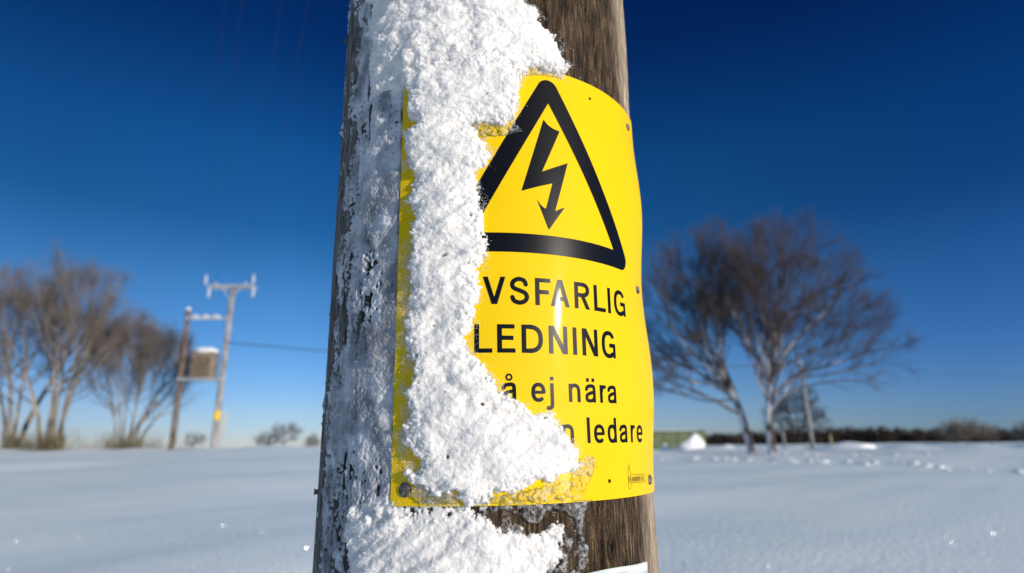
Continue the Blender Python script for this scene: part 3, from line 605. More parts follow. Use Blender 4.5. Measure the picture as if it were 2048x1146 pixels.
# rime between sign bottom and lower snow, and sparse fluff in the yellow band
Hg = np.where((Z < -28) & (Z > -60) & (U < 8) & (U > -72) & ~on_sign, np.clip(.15-nf, -.4, 1.2), -.4)
dist = np.clip(-dS, 0, None)
fb = .3-dist*.16-(.7*g_(5, 6, 31)+.6*g_(1.5, 1.5, 32)+.3*n05)
fb = np.where(U > -12, fb-1.3, fb)
Hc = np.where(on_sign & (dist < -16), np.clip(fb, -.4, 1.3)*1.3, -.4)
Hs = np.where(on_sign | (Z > 260), Hs, -.4)
Hs = np.where(on_sign, Hs-16*np.clip(g_(3.2, 2.6, 81)+.25*n12-2.75, 0, 1), Hs)
H = np.maximum.reduce([Hs, Ht, Hb, Hf, Hg, Hc])
icy = np.where((Z < -18-.0*U) & on_sign, 1, 0)
H = np.where(H > 0, H, np.maximum(H, -.4))
base_s = blur(base, 1.0)
lx = g_(2.2, 2.2, 41)*.25*np.clip(H/4, 0, 1); lz = g_(2.2, 2.2, 42)*.25*np.clip(H/4, 0, 1)-np.clip(H-3, 0, 6)*.12
P3 = pt((U+lx)/1000, (Z+lz)/1000, (base_s+H)/1000)
live = H > 0
fc = (live[:-1, :-1] | live[1:, :-1] | live[:-1, 1:] | live[1:, 1:])
nn, mm = SHP; idx = np.arange(nn*mm).reshape(nn, mm)
Qall = np.stack([idx[:-1, :-1], idx[:-1, 1:], idx[1:, 1:], idx[1:, :-1]], -1)
onf = on_sign[:-1, :-1]; zf = Z[:-1, :-1]; uf = U[:-1, :-1]; topf = (dT[:-1, :-1] > -3) & ~onf
regions = {'sign': fc & onf, 'top': fc & topf, 'low': fc & ~onf & ~topf & ((dB[:-1, :-1] > -1) | (Hg[:-1, :-1] > 0)) & (zf < -25)}
regions['flank'] = fc & ~onf & ~topf & ~regions['low']
# normals for crystals
gu = np.gradient(P3, axis=1); gz = np.gradient(P3, axis=0); NR = np.cross(gu, gz); NR /= np.linalg.norm(NR, axis=2)[..., None]+1e-12
def crystals(mask, dens, lo, hi, seed):
    g = np.random.default_rng(seed); c = np.argwhere(mask & (H[:-1, :-1] > .05) & (Z[:-1, :-1] > -130) & (Z[:-1, :-1] < 470)); k = int(len(c)*dens)
    c = c[g.integers(0, len(c), k)]
    p = P3[c[:, 0], c[:, 1]]; n = NR[c[:, 0], c[:, 1]]
    hh = np.clip(H[c[:, 0], c[:, 1]]/2, .35, 1)[:, None]
    a = n*g.uniform(.2, 1.3, (k, 1))+g.standard_normal((k, 3))*.8; a /= np.linalg.norm(a, axis=1)[:, None]
    b = np.cross(a, g.standard_normal((k, 3))); b /= np.linalg.norm(b, axis=1)[:, None]
    l = g.uniform(lo, hi, (k, 1))*hh; wd = l*g.uniform(.08, .25, (k, 1)); c0 = p-n*l*.25+g.standard_normal((k, 3))*.0002
    V = np.stack([c0, c0+a*l*.5+b*wd, c0+a*l, c0+a*l*.5-b*wd], 1).reshape(-1, 3)
    Q = np.arange(4*k).reshape(-1, 4)
    return V, Q
SN = {'sign': ('clinging_snow', 'thick fluffy white snow stuck on the left half of the yellow sign', 1, .16),
      'top': ('clinging_snow', 'thick snow cap wrapped round the pole above the yellow sign', 1, .13),
      'low': ('clinging_snow', 'crusty snow on the pole below the yellow sign', 1, .16),
      'flank': ('clinging_rime', 'thin greyish rime and snow on the shaded left flank of the pole', 1, .16)}
for key, (nm, lab, _, dens) in SN.items():
    q = Qall[regions[key]]
    used = np.unique(q); re = np.zeros(nn*mm, np.int64); re[used] = np.arange(len(used))
    org = np.array([PX, PY, CZ])
    o = mk(nm, P3.reshape(-1, 3)[used]-org, re[q], M_RIME if key == 'flank' else M_SNOW); o.location = org
    tag(o, lab, 'snow', kind='stuff')
    V, Qc = crystals(regions[key], dens*(1.8 if key == 'flank' else 4.2), .0005, .0010 if key == 'flank' else .0015, len(key)*7)
    mk('snow_crystals', V-org, Qc, M_RIME if key == 'flank' else M_CRYS, o, smooth=False)['kind'] = 'stuff'

# loose flakes thinning out over the yellow beyond the snow's edge
gq = np.random.default_rng(77); fz_ = (-dS)+.0*U; patch = .5+.9*g_(6, 7, 51); prob = np.exp(-np.clip(fz_, 0, None)/np.where(U < 0, 4.4, 1.5))*np.clip(patch, .08, 1.6)*(fz_ > 0)*(fz_ < 17)*on_sign*np.where((Ts < -118) & (U > -60), 1.6, 1)
lace = np.clip(-dT, 0, None); prob = prob+np.exp(-lace/5)*np.clip(-.35+1.1*g_(3.5, 5, 52), 0, 1.3)*(dT < 0)*(lace < 18)*(U > 15)*(Z > 277)*~on_sign
lace = np.clip(-dB, 0, None); prob = prob+np.exp(-lace/4)*np.clip(-.2+1.1*g_(3, 4, 53), 0, 1.3)*(dB < 0)*(lace < 12)*(U > -30)*(Z < -36)*~on_sign
prob = prob[:-1, :-1]; cc = np.argwhere(gq.uniform(size=prob.shape) < prob*.75)
cc = np.repeat(cc, 3, 0); k = len(cc); p = P3[cc[:, 0], cc[:, 1]]+gq.standard_normal((k, 3))*.0004; n = np.stack([np.sin(U[0, cc[:, 1]]/135), -np.cos(U[0, cc[:, 1]]/135), 0*cc[:, 0]], 1)
p = p+n*(.0006+gq.uniform(0, .0006, (k, 1))); a = n*gq.uniform(0, .7, (k, 1))+gq.standard_normal((k, 3))*.7; a /= np.linalg.norm(a, axis=1)[:, None]; b = np.cross(a, gq.standard_normal((k, 3))); b /= np.linalg.norm(b, axis=1)[:, None]
l = gq.uniform(.0004, .0012, (k, 1)); V = np.stack([p, p+a*l*.5+b*l*.2, p+a*l, p+a*l*.5-b*l*.2], 1).reshape(-1, 3)-np.array([PX, PY, CZ])
o = mk('loose_flakes', V, np.arange(4*k).reshape(-1, 4), M_CRYS, None, smooth=False); o.location = (PX, PY, CZ); tag(o, 'thin scatter of snow flakes on the yellow enamel around the thick snow', 'snow', kind='stuff'); print('flakes', k)

# clear ice: hanging skirt under the sign, granular glaze along its lower edge
def ice(name, fn, x0, x1, z0, z1, off0, thick, label, st=.4, seed=1, gr_=1.0):
    u = np.arange(x0, x1, st); z = np.arange(z0, z1, st); A, B = np.meshgrid(u, z)
    def gf(c, s):
        g = np.random.default_rng(s).standard_normal(A.shape); fu = np.fft.fftfreq(A.shape[1], st); fz = np.fft.fftfreq(A.shape[0], st)
        f = np.fft.ifft2(np.fft.fft2(g)*np.exp(-2*(math.pi*c*.5*fu[None])**2-2*(math.pi*c*.5*fz[:, None])**2)).real; return f/f.std()
    d = fn(A, B)+.3*gf(3, seed)+.2*gf(1.2, seed+1)
    Hh = np.sqrt(np.clip(d, 0, 3)/3)*(thick+gr_*.4*thick*gf(2.4, seed+2)+gr_*.25*thick*gf(1.1, seed+3)+(1-gr_)*.45*thick*gf(7, seed+4)); Hh = np.maximum(Hh, .15)
    a2 = (A/1000/R-PHC)*(R+DR); b2 = B/1000-ZC; on = (np.abs(a2) < SW_/2) & (np.abs(b2+.0) < SHH/2-.0002)
    bs = np.where(on, DR*1000+.25, off0)
    ok = d > 0; f = ok[:-1, :-1] & ok[1:, :-1] & ok[:-1, 1:] & ok[1:, 1:]
    F = pt(A/1000, B/1000, (bs+Hh)/1000).reshape(-1, 3); K = pt(A/1000, B/1000, bs/1000).reshape(-1, 3); n, m = A.shape
    idx = np.arange(n*m).reshape(n, m); Q = np.stack([idx[:-1, :-1], idx[:-1, 1:], idx[1:, 1:], idx[1:, :-1]], -1)[f]
    # close the rim
    E = np.concatenate([Q[:, [0, 1]], Q[:, [1, 2]], Q[:, [2, 3]], Q[:, [3, 0]]]); key = np.sort(E, 1); kk = key[:, 0]*(n*m)+key[:, 1]
    un, inv, cnt = np.unique(kk, return_inverse=True, return_counts=True); be = E[cnt[inv] == 1]
    QQ = np.concatenate([Q, Q[:, ::-1]+n*m, np.stack([be[:, 1], be[:, 0], be[:, 0]+n*m, be[:, 1]+n*m], 1)])
    V = np.vstack([F, K]); used = np.unique(QQ); re = np.zeros(len(V), np.int64); re[used] = np.arange(len(used))
    org = np.array([PX, PY, CZ]); o = mk(name, V[used]-org, re[QQ], M_ICE); o.location = org
    tag(o, label, 'ice', kind='stuff'); return o
ice('clear_ice', lambda A, B: -d_poly(A, B, ICEB)+.35, -5, 82, -82, -33.5, .8, 2.2, 'clear glassy ice skirt hanging under the yellow sign', seed=3, gr_=.25)
ICEC = [(44, -50), (55, -49), (60, -55), (67, -58), (73, -64), (72.5, -72), (66, -76), (58, -80), (48, -78), (41, -70), (43, -60)]
def crust(A, B):
    g = np.random.default_rng(99).standard_normal(A.shape); fu = np.fft.fftfreq(A.shape[1], .4); fz = np.fft.fftfreq(A.shape[0], .4)
    f = np.fft.ifft2(np.fft.fft2(g)*np.exp(-2*(math.pi*1.3*fu[None])**2-2*(math.pi*2.0*fz[:, None])**2)).real; return np.minimum(-d_poly(A, B, ICEC), 1.5)+1.5*f/f.std()-.7
ice('clear_ice', crust, 36, 80, -86, -44, .7, 1.3, 'broken crust of ice crystals on the wood at the right end of the lower snow', seed=23)
def glaze(A, B):
    P = [(-38, -14), (-42, -30), (-36, -33.6), (20, -34), (64, -33.3), (69, -28), (73, -21), (79, -13), (76, -6), (66, -8), (58, -20), (40, -25), (12, -29), (0, -33), (-10, -33), (-16, -28), (-30, -24)]
    return -d_poly(A, B, P)+.8*np.sin(A*1.3)*np.sin(B*1.7)
ice('clear_ice', glaze, -50, 84, -34.2, 0, 3, 1.3, 'grainy translucent ice along the lower edge of the yellow sign', seed=11)
def glaze2(A, B): return np.maximum(-d_poly(A, B, [(28, 266), (33, 276.5), (62, 275.5), (62, 271.5), (45, 270.5)]), -d_poly(A, B, [(-8, 228), (20, 232), (30, 222), (14, 216), (0, 214), (-8, 220)]))+.3
ice('clear_ice', glaze2, -14, 70, 210, 275, 3, 1.1, 'small grainy ice patches beside the triangle near the top of the sign', seed=17)

# ------------------------------------------------------------------ bare trees
def make_tree(name, base, stems, center, radii, n_att, seed, trunk_r, mtrunk, mtwig, label, group=None, twigs=7, tw_len=(.35, .95), tw_r=.0075, up=.4, lowcut=-1, split=.06, cat='tree', sides=5, sub=3):
    g = np.random.default_rng(seed); pos = []; par = []; pl = []
    for st in stems:
        st = np.array(st, float); st = np.array(catmull(st, 6)) if len(st) > 2 else np.array([st[0]+(st[1]-st[0])*k/5 for k in range(6)])
        prev = -1
        if pos:
            dd = [np.linalg.norm(q-st[0]) for q in pos]; prev = int(np.argmin(dd)) if min(dd) < .7 and st[0][2] > pos[0][2]+1 else -1
        for k, q in enumerate(st):
            j = g.standard_normal(3)*.04*(k > 0); pos.append(q+j); par.append(prev); pl.append(0 if prev < 0 else pl[prev]+np.linalg.norm(pos[-1]-pos[prev])); prev = len(pos)-1
    C = np.array(center, float); Rr = np.array(radii, float)
    att = []
    while len(att) < n_att:
        v = g.standard_normal(3); v /= np.linalg.norm(v); r = g.uniform(.12, 1)**.42
        k = 1+.13*math.sin(3*math.atan2(v[2], v[0])+seed)+.09*math.sin(7*math.atan2(v[2], v[0])+2*seed)
        if v[2] < lowcut: continue
        att.append(C+v*Rr*r*k)
    att = np.array(att); b0 = np.array(pos[0]); att = att[np.argsort(np.linalg.norm((att-b0)*[1, 1, .8], axis=1))]
    cap = 60000; NP = np.zeros((cap, 3)); NL = np.zeros(cap); NZ = len(pos); NP[:NZ] = pos; NL[:NZ] = pl; par = list(par)
    minz = b0[2]+.18*(C[2]-b0[2])
    tips = []
    for a in att:
        dv = a-NP[:NZ]; ds = np.linalg.norm(dv, axis=1)
        cost = ds+.30*NL[:NZ]+np.clip(-dv[:, 2]+.15*ds, 0, None)*1.6+(NP[:NZ, 2] < minz)*3
        i = int(np.argmin(cost)); d = ds[i]
        if d < .15: continue
        k = max(2, int(math.ceil(d/.45))); p0 = NP[i]; pp = par[i]
        dr = (p0-NP[pp]) if pp >= 0 else np.array([0, 0, 1.]); dr = dr/(np.linalg.norm(dr)+1e-9)
        m = p0+dr*d*.25+(a-p0)*.25+np.array([0, 0, -.05*d*up]); prev = i
        for s in range(1, k+1):
            t = s/k; q = (1-t)**2*p0+2*t*(1-t)*m+t*t*a+g.standard_normal(3)*.02*(s < k)
            if NZ >= cap: break
            NP[NZ] = q; NL[NZ] = NL[prev]+np.linalg.norm(q-NP[prev]); par.append(prev); prev = NZ; NZ += 1
        tips.append(prev)
    par = np.array(par); leaf = np.zeros(NZ); leaf[tips] = 1; cnt = leaf.copy()
    for i in range(NZ-1, -1, -1):
        if par[i] >= 0: cnt[par[i]] += cnt[i]
    tot = max(cnt.max(), 1); rad = trunk_r*(np.maximum(cnt, .7)/tot)**.47
    rad = np.maximum(rad, tw_r*1.1)
    org = b0.copy(); root = empty(name, tuple(org))
    E = np.where(par >= 0)[0]; A = NP[par[E]]; B = NP[E]; ra = np.minimum(rad[par[E]], rad[E]*1.35); rb = rad[E]
    big = rb > split; tm = MB(org); tm.segs(A[big], B[big]+(B[big]-A[big])*.06, ra[big], rb[big], 8); 
    if tm.n: tm.build('trunk', mtrunk, root)
    cm = MB(org); cm.segs(A[~big], B[~big], ra[~big], rb[~big], sides if sides < 5 else 4)
    src = E[(cnt[E] <= 3)]
    k = int(len(src)*twigs/3); s = src[g.integers(0, len(src), k)]
    d0 = NP[s]-NP[par[s]]; d0 /= np.linalg.norm(d0, axis=1)[:, None]+1e-9
    outw = (NP[s]-C)/Rr; d = d0*.9+outw*.35+g.standard_normal((k, 3))*.5+np.array([0, 0, up]); d /= np.linalg.norm(d, axis=1)[:, None]
    l = g.uniform(*tw_len, (k, 1)); p0 = NP[s]; p1 = p0+d*l*.5; d2 = d+g.standard_normal((k, 3))*.22+np.array([0, 0, up*.4]); d2 /= np.linalg.norm(d2, axis=1)[:, None]; p2 = p1+d2*l*.5
    cm.segs(p0, p1, np.full(k, tw_r), np.full(k, tw_r*.8), 3); cm.segs(p1, p2, np.full(k, tw_r*.8), np.full(k, tw_r*.4), 3)
    for q in range(sub):
        f = g.uniform(.2, .9, (k, 1)); ps = p0+(p2-p0)*f; dd = d+g.standard_normal((k, 3))*.6; dd /= np.linalg.norm(dd, axis=1)[:, None]
        cm.segs(ps, ps+dd*l*g.uniform(.3, .6, (k, 1)), np.full(k, tw_r*.7), np.full(k, tw_r*.35), 3)
    cm.build('crown', mtwig, root)
    tag(root, label, cat, group); return root
def grow_tree(name, base, limbs, center, radii, seed, trunk_r, mtrunk, mtwig, label, group=None, L0=1.5, levels=6, spread=24, up=.10, tw_r=.006, tw_len=(.4, 1.0), twigs=5, split=.055, cat='tree', sprout=.8, droop=0., shrink=.84, max_tw=11000):
    """forking growth: every shoot bends a little upwards and forks until it leaves the crown's outline"""
    g = np.random.default_rng(seed); C = np.array(center, float); Rr = np.array(radii, float)
    A = []; B = []; RA = []; RB = []; TS = []; TD = []; stack = []
    def inside(p):
        v = (p-C)/Rr; a = math.atan2(v[2], v[0]); return np.linalg.norm(v) < 1+.10*math.sin(4*a+seed)+.08*math.sin(9*a+2*seed)
    def rot(d, ang):
        q = g.standard_normal(3); q -= d*(q@d); q /= np.linalg.norm(q)+1e-9; v = d*math.cos(ang)+q*math.sin(ang); return v/np.linalg.norm(v)
    for li, (P, r0, r1, lev) in enumerate(limbs):
        P = np.array(catmull(P, 6)) if len(P) > 2 else np.array([np.array(P[0])+(np.array(P[1])-np.array(P[0]))*k/6 for k in range(7)])
        n = len(P)
        for k in range(n-1):
            ra = r0+(r1-r0)*k/(n-1); rb = r0+(r1-r0)*(k+1)/(n-1); A.append(P[k]); B.append(P[k+1]); RA.append(ra); RB.append(rb)
            if k > n*.45 and g.uniform() < sprout:
                d = P[k+1]-P[k]; d /= np.linalg.norm(d); stack.append((P[k+1], rot(d, math.radians(g.uniform(28, 62))), rb*g.uniform(.4, .62), lev+1))
        d = P[-1]-P[-2]; d /= np.linalg.norm(d)
        for q in range(3): stack.append((P[-1], rot(d, math.radians(g.uniform(6, spread))), r1*.75, lev+1))
    while stack and len(A) < 15000:
        p, d, r, lev = stack.pop(0); l = L0*shrink**lev*g.uniform(.75, 1.25); k = 3; pr = r; ok = True
        for q in range(k):
            d = d+g.standard_normal(3)*.07+np.array([0, 0, up-droop*lev*.02]); d /= np.linalg.norm(d); p2 = p+d*l/k; r2 = max(pr*.92, tw_r)
            A.append(p); B.append(p2); RA.append(pr); RB.append(r2)
            if lev >= 3: TS.append(p2); TD.append(d)
            p = p2; pr = r2
            if lev >= 1 and g.uniform() < .10: stack.append((p, rot(d, math.radians(g.uniform(25, 50))), max(pr*.55, tw_r), lev+2))
        if lev >= levels or (lev > 1 and not inside(p)): 
            for _ in range(3): TS.append(p); TD.append(d)
            continue
        for q in range(2 if g.uniform() < .85 else 3): stack.append((p, rot(d, math.radians(g.uniform(5, spread))), max(pr*g.uniform(.68, .82), tw_r), lev+1))
    A = np.array(A); B = np.array(B); ra = np.array(RA); rb = np.array(RB); org = np.array(base, float); root = empty(name, tuple(org))
    nl = ra > split; tm = MB(org); tm.segs(A[nl], B[nl]+(B[nl]-A[nl])*.05, ra[nl], rb[nl], 8); tm.build('trunk', mtrunk, root)
    cm = MB(org); cm.segs(A[~nl], B[~nl], ra[~nl], rb[~nl], 4)
    TS = np.array(TS); TD = np.array(TD); idx = g.integers(0, len(TS), min(len(TS)*twigs, max_tw)); k = len(idx)
    p0 = TS[idx]; d = TD[idx]+g.standard_normal((k, 3))*.42+np.array([0, 0, up]); d /= np.linalg.norm(d, axis=1)[:, None]; l = g.uniform(*tw_len, (k, 1))
    p1 = p0+d*l*.5; d2 = d+g.standard_normal((k, 3))*.2+np.array([0, 0, up]); d2 /= np.linalg.norm(d2, axis=1)[:, None]; p2 = p1+d2*l*.5
    cm.segs(p0, p1, np.full(k, tw_r*.9), np.full(k, tw_r*.7), 3); cm.segs(p1, p2, np.full(k, tw_r*.7), np.full(k, tw_r*.35), 3)
    f = g.uniform(.2, .9, (k, 1)); ps = p0+(p2-p0)*f; dd = d+g.standard_normal((k, 3))*.5; dd /= np.linalg.norm(dd, axis=1)[:, None]
    cm.segs(ps, ps+dd*l*g.uniform(.3, .6, (k, 1)), np.full(k, tw_r*.6), np.full(k, tw_r*.3), 3)
    cm.build('crown', mtwig, root); print(name, len(A), k)
    tag(root, label, cat, group); return root
G_L = 'bare trees at the left edge of the field'; z0 = lambda x, y: float(hz(x, y))-.1
y = 35.0; bz = z0(14.77, y)
grow_tree('bare_tree', (14.77, y, bz), [
    ([(14.77, y, bz), (14.82, y, 2.9), (15.2, y, 4.7)], .26, .20, 0),
    ([(15.2, y, 4.6), (14.75, y+.2, 6.2), (14.0, y+.2, 7.6), (13.7, y, 9.8)], .17, .07, 1),
    ([(14.5, y+.2, 6.6), (13.6, y-.3, 8.4), (12.9, y-.3, 10.4)], .09, .05, 2),
    ([(15.7, y, 6.6), (15.0, y-.5, 8.6), (14.9, y-.5, 10.6)], .09, .05, 2),
    ([(15.2, y, 4.6), (15.7, y, 6.4), (15.75, y-.2, 8.2), (16.4, y, 10.4)], .18, .08, 1),
    ([(15.05, y, 4.0), (16.6, y+.2, 5.3), (18.6, y+.3, 5.9), (20.6, y, 6.5)], .11, .04, 2),
    ([(15.6, y, 6.0), (17.0, y-.4, 7.6), (18.6, y-.8, 9.0), (19.6, y-1, 10.6)], .11, .05, 2),
    ([(15.6, y, 6.4), (16.6, y+1.4, 8.0), (17.6, y+2.4, 9.6)], .10, .05, 2),
    ([(15.3, y, 5.4), (17.2, y+.2, 6.5), (19.8, y, 7.6)], .09, .035, 2),
    ([(14.9, y, 3.4), (16.3, y-.3, 4.4), (18.2, y-.5, 4.9), (20.6, y-.5, 5.0)], .07, .03, 3),
    ([(16.6, y+.2, 5.3), (18.6, y-.3, 5.4), (20.8, y-.5, 5.9)], .06, .03, 4)],
    (16.2, y+.3, 8.8), (5.6, 5.0, 5.3), 3, .26, M_BARK, M_TWIG, 'big bare tree with a wide round crown and an upright forked trunk', 'two bare trees on the snowy field', L0=2.1, levels=6, up=.045, spread=34, max_tw=16000)
y = 36.2; bz = z0(14.1, y)
grow_tree('bare_tree', (14.1, y, bz), [
    ([(14.1, y, bz), (13.75, y, 2.9), (13.25, y, 4.7)], .24, .19, 0),
    ([(13.3, y, 4.5), (12.3, y, 6.5), (11.9, y, 8.6), (12.1, y, 10.6)], .16, .06, 1),
    ([(13.3, y, 4.5), (12.0, y-.3, 5.9), (10.6, y-.4, 7.4), (9.7, y-.4, 8.8)], .12, .05, 1),
    ([(12.5, y, 6.0), (13.3, y+.4, 8.0), (13.2, y+.4, 10.2)], .10, .05, 2),
    ([(13.0, y, 4.9), (11.2, y+.4, 5.2), (9.4, y+.4, 6.0)], .08, .035, 2),
    ([(13.4, y, 4.1), (11.6, y-.4, 4.0), (9.8, y-.4, 4.5), (8.6, y-.4, 5.0)], .06, .03, 3)],
    (12.3, y, 8.7), (4.9, 4.0, 5.2), 8, .24, M_BARK, M_TWIG, 'bare tree whose trunk leans left, snow on its bark, close against the big round one', 'two bare trees on the snowy field', L0=2.1, levels=5, max_tw=9500, up=.045, spread=34)
def stems(cx, cy, n, fan, h, seed, r=.11, lean=0.):
    g = np.random.default_rng(seed); o = []; b = z0(cx, cy)
    for i in range(n):
        f = (i+.5)/n*2-1; x0_ = cx+f*fan*.16+g.normal()*.05; y0_ = cy+g.normal()*.2; x1_ = cx+f*fan*.8+lean; y1_ = cy+g.normal()*fan*.35; hh = h*g.uniform(.8, 1.05)*(1-.22*abs(f))
        q = r*g.uniform(.7, 1.15); o.append(([(x0_, y0_, b), (x0_+(x1_-x0_)*.35, (y0_+y1_)/2, b+hh*.5), (x1_, y1_, b+hh)], q, q*.5, 1))
    return o
def broom(cx, cy, n, spread, h, seed, bend=1.0):
    g = np.random.default_rng(seed); o = []
    for i in range(n):
        a = g.uniform(0, 6.28); f = (i+.5)/n*2-1; b = (cx+f*spread*.28+g.normal()*.05, cy+g.normal()*.15, z0(cx, cy))
        t = (cx+f*spread*bend, cy+g.normal()*spread*.5, z0(cx, cy)+h*g.uniform(.75, 1))
        m = ((b[0]*.62+t[0]*.38), (b[1]+t[1])/2, b[2]+h*.5); o.append([b, m, t])
    return o
grow_tree('bare_tree', (-27.8, 34, z0(-27.8, 34)), stems(-28.2, 34, 5, 2.6, 5.8, 1, .14, -.6), (-29.4, 34, 7.4), (4.2, 3.4, 5.4), 21, .17, M_BARKL, M_TWIGL, 'bushy bare tree cut off by the left edge of the picture', G_L, L0=1.9, levels=5, max_tw=5000, tw_r=.0052, spread=19, up=.09)
grow_tree('bare_tree', (-25.2, 33, z0(-25.2, 33)), stems(-25.2, 33, 6, 2.6, 6.2, 2, .14), (-25.4, 33, 7.0), (3.7, 3.2, 5.8), 22, .19, M_BARKL, M_TWIGL, 'tallest of the bare trees left of the transformer, with several pale stems', G_L, L0=2.0, levels=5, max_tw=6500, tw_r=.0052, spread=18, up=.10)
grow_tree('bare_tree', (-23.0, 36, z0(-23.0, 36)), stems(-23.0, 36, 10, 2.7, 4.4, 3, .075, .3), (-22.8, 36, 6.0), (2.7, 2.6, 5.0), 23, .13, M_BARKL, M_TWIGL, 'low bare thicket tree of many slim stems next to the transformer poles', G_L, L0=1.6, levels=5, max_tw=9500, tw_r=.0052, spread=17, up=.10, split=.04)
G_F = 'small far trees on the horizon'
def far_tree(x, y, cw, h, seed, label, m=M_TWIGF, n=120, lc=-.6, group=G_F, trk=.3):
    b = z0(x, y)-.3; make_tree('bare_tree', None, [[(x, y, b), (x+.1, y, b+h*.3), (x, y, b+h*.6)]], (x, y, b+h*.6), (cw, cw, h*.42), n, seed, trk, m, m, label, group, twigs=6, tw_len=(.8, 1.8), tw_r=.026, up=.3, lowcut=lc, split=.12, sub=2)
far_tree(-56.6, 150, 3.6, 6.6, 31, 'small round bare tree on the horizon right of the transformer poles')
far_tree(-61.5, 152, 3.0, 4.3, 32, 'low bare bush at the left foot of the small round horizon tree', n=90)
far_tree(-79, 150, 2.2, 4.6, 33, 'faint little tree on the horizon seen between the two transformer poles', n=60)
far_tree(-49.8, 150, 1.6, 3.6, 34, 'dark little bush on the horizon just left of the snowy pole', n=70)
far_tree(52.6, 112, 5.4, 9.6, 35, 'dark round tree far behind the big bare tree', M_WOODS, 330, -.8, None)
far_tree(56.5, 76, 2.7, 2.6, 36, 'frosty low bush on the right of the snowfield', M_TWIGL, 170, -.3, 'frosty bushes at the right', .08)
far_tree(57.6, 66, 2.2, 2.4, 37, 'frosty low bush cut off by the right edge of the picture', M_TWIGL, 150, -.3, 'frosty bushes at the right', .08)

def woods(name, arcs, seed, label, blades=240):
    g = np.random.default_rng(seed); mb = MB()
    A = []; B = []; rA = []
    for (x, y, w_, h) in arcs:
        b = float(hz(x, y))-1.0; k = blades
        p = g.standard_normal((k, 3)); p /= np.linalg.norm(p, axis=1)[:, None]; p *= g.uniform(.1, 1, (k, 1))**.4
        c = np.array([x, y, b+h*.52])+p*[w_, w_*.7, h*.46]; c[:, 2] = np.minimum(c[:, 2], b+h)
        d = g.standard_normal((k, 3))+[0, 0, 1.2]; d /= np.linalg.norm(d, axis=1)[:, None]
        A.append(c); B.append(c+d*g.uniform(.9, 2.2, (k, 1))); rA.append(np.full(k, .2*(y/300+.3)))
        A.append(np.array([[x, y, b]])); B.append(np.array([[x, y, b+h*.8]])); rA.append(np.array([.3]))
    A = np.concatenate(A); B = np.concatenate(B); rA = np.concatenate(rA); mb.segs(A, B, rA, rA*.25, 3)
    o = mb.build(name, M_WOODS, None); tag(o, label, 'woods', kind='stuff')
g_w = np.random.default_rng(9)
arc = []
for r_ in range(3):
    for x in np.arange(52, 300, 2.6): arc.append((x+g_w.normal(), 290+r_*9+g_w.normal()*3-(x-60)*.05, g_w.uniform(2.6, 4.6), g_w.uniform(6.5, 10.0)+1.2*math.sin(x*.05)+1.5))
woods('distant_woods', arc, 5, 'dark brown band of bare woods along the right horizon', 130)
arc = [(x+g_w.normal()*3, 480+g_w.normal()*10, g_w.uniform(4, 8), g_w.uniform(2, 5)) for x in np.arange(-420, -110, 6.5)]
woods('distant_hedge', arc, 6, 'thin dark line of low growth on the left horizon', 70)

# scrub and dry grass at the feet of the left trees
def scrub(name, cx, cy, sx, n, h, seed, label, m=M_DRY):
    g = np.random.default_rng(seed); x = cx+g.normal(size=n)*sx; y = cy+g.normal(size=n)*.35; b = hz(x, y)-.05
    A = np.stack([x, y, b], 1); d = np.stack([g.normal(size=n)*.28, g.normal(size=n)*.28, np.ones(n)], 1); l = g.uniform(.3, 1, (n, 1))*h
    mb = MB(); M1 = A+d*l*.5; mb.segs(A, M1, np.full(n, .009), np.full(n, .008), 3); mb.segs(M1, M1+(d+g.normal(size=(n, 3))*.25)*l*.5, np.full(n, .008), np.full(n, .003), 3)
    tag(mb.build(name, m), label, 'scrub', kind='stuff')
scrub('dry_scrub', -27.3, 33.6, .5, 260, 1.1, 1, 'olive brown scrub round the foot of the leftmost tree')
scrub('dry_scrub', -24.8, 32.6, .55, 320, 1.2, 2, 'olive brown scrub round the foot of the tallest left tree')
scrub('dry_scrub', -22.6, 35.5, 1.1, 480, 1.3, 3, 'yellowish brown scrub under the slim stemmed thicket')

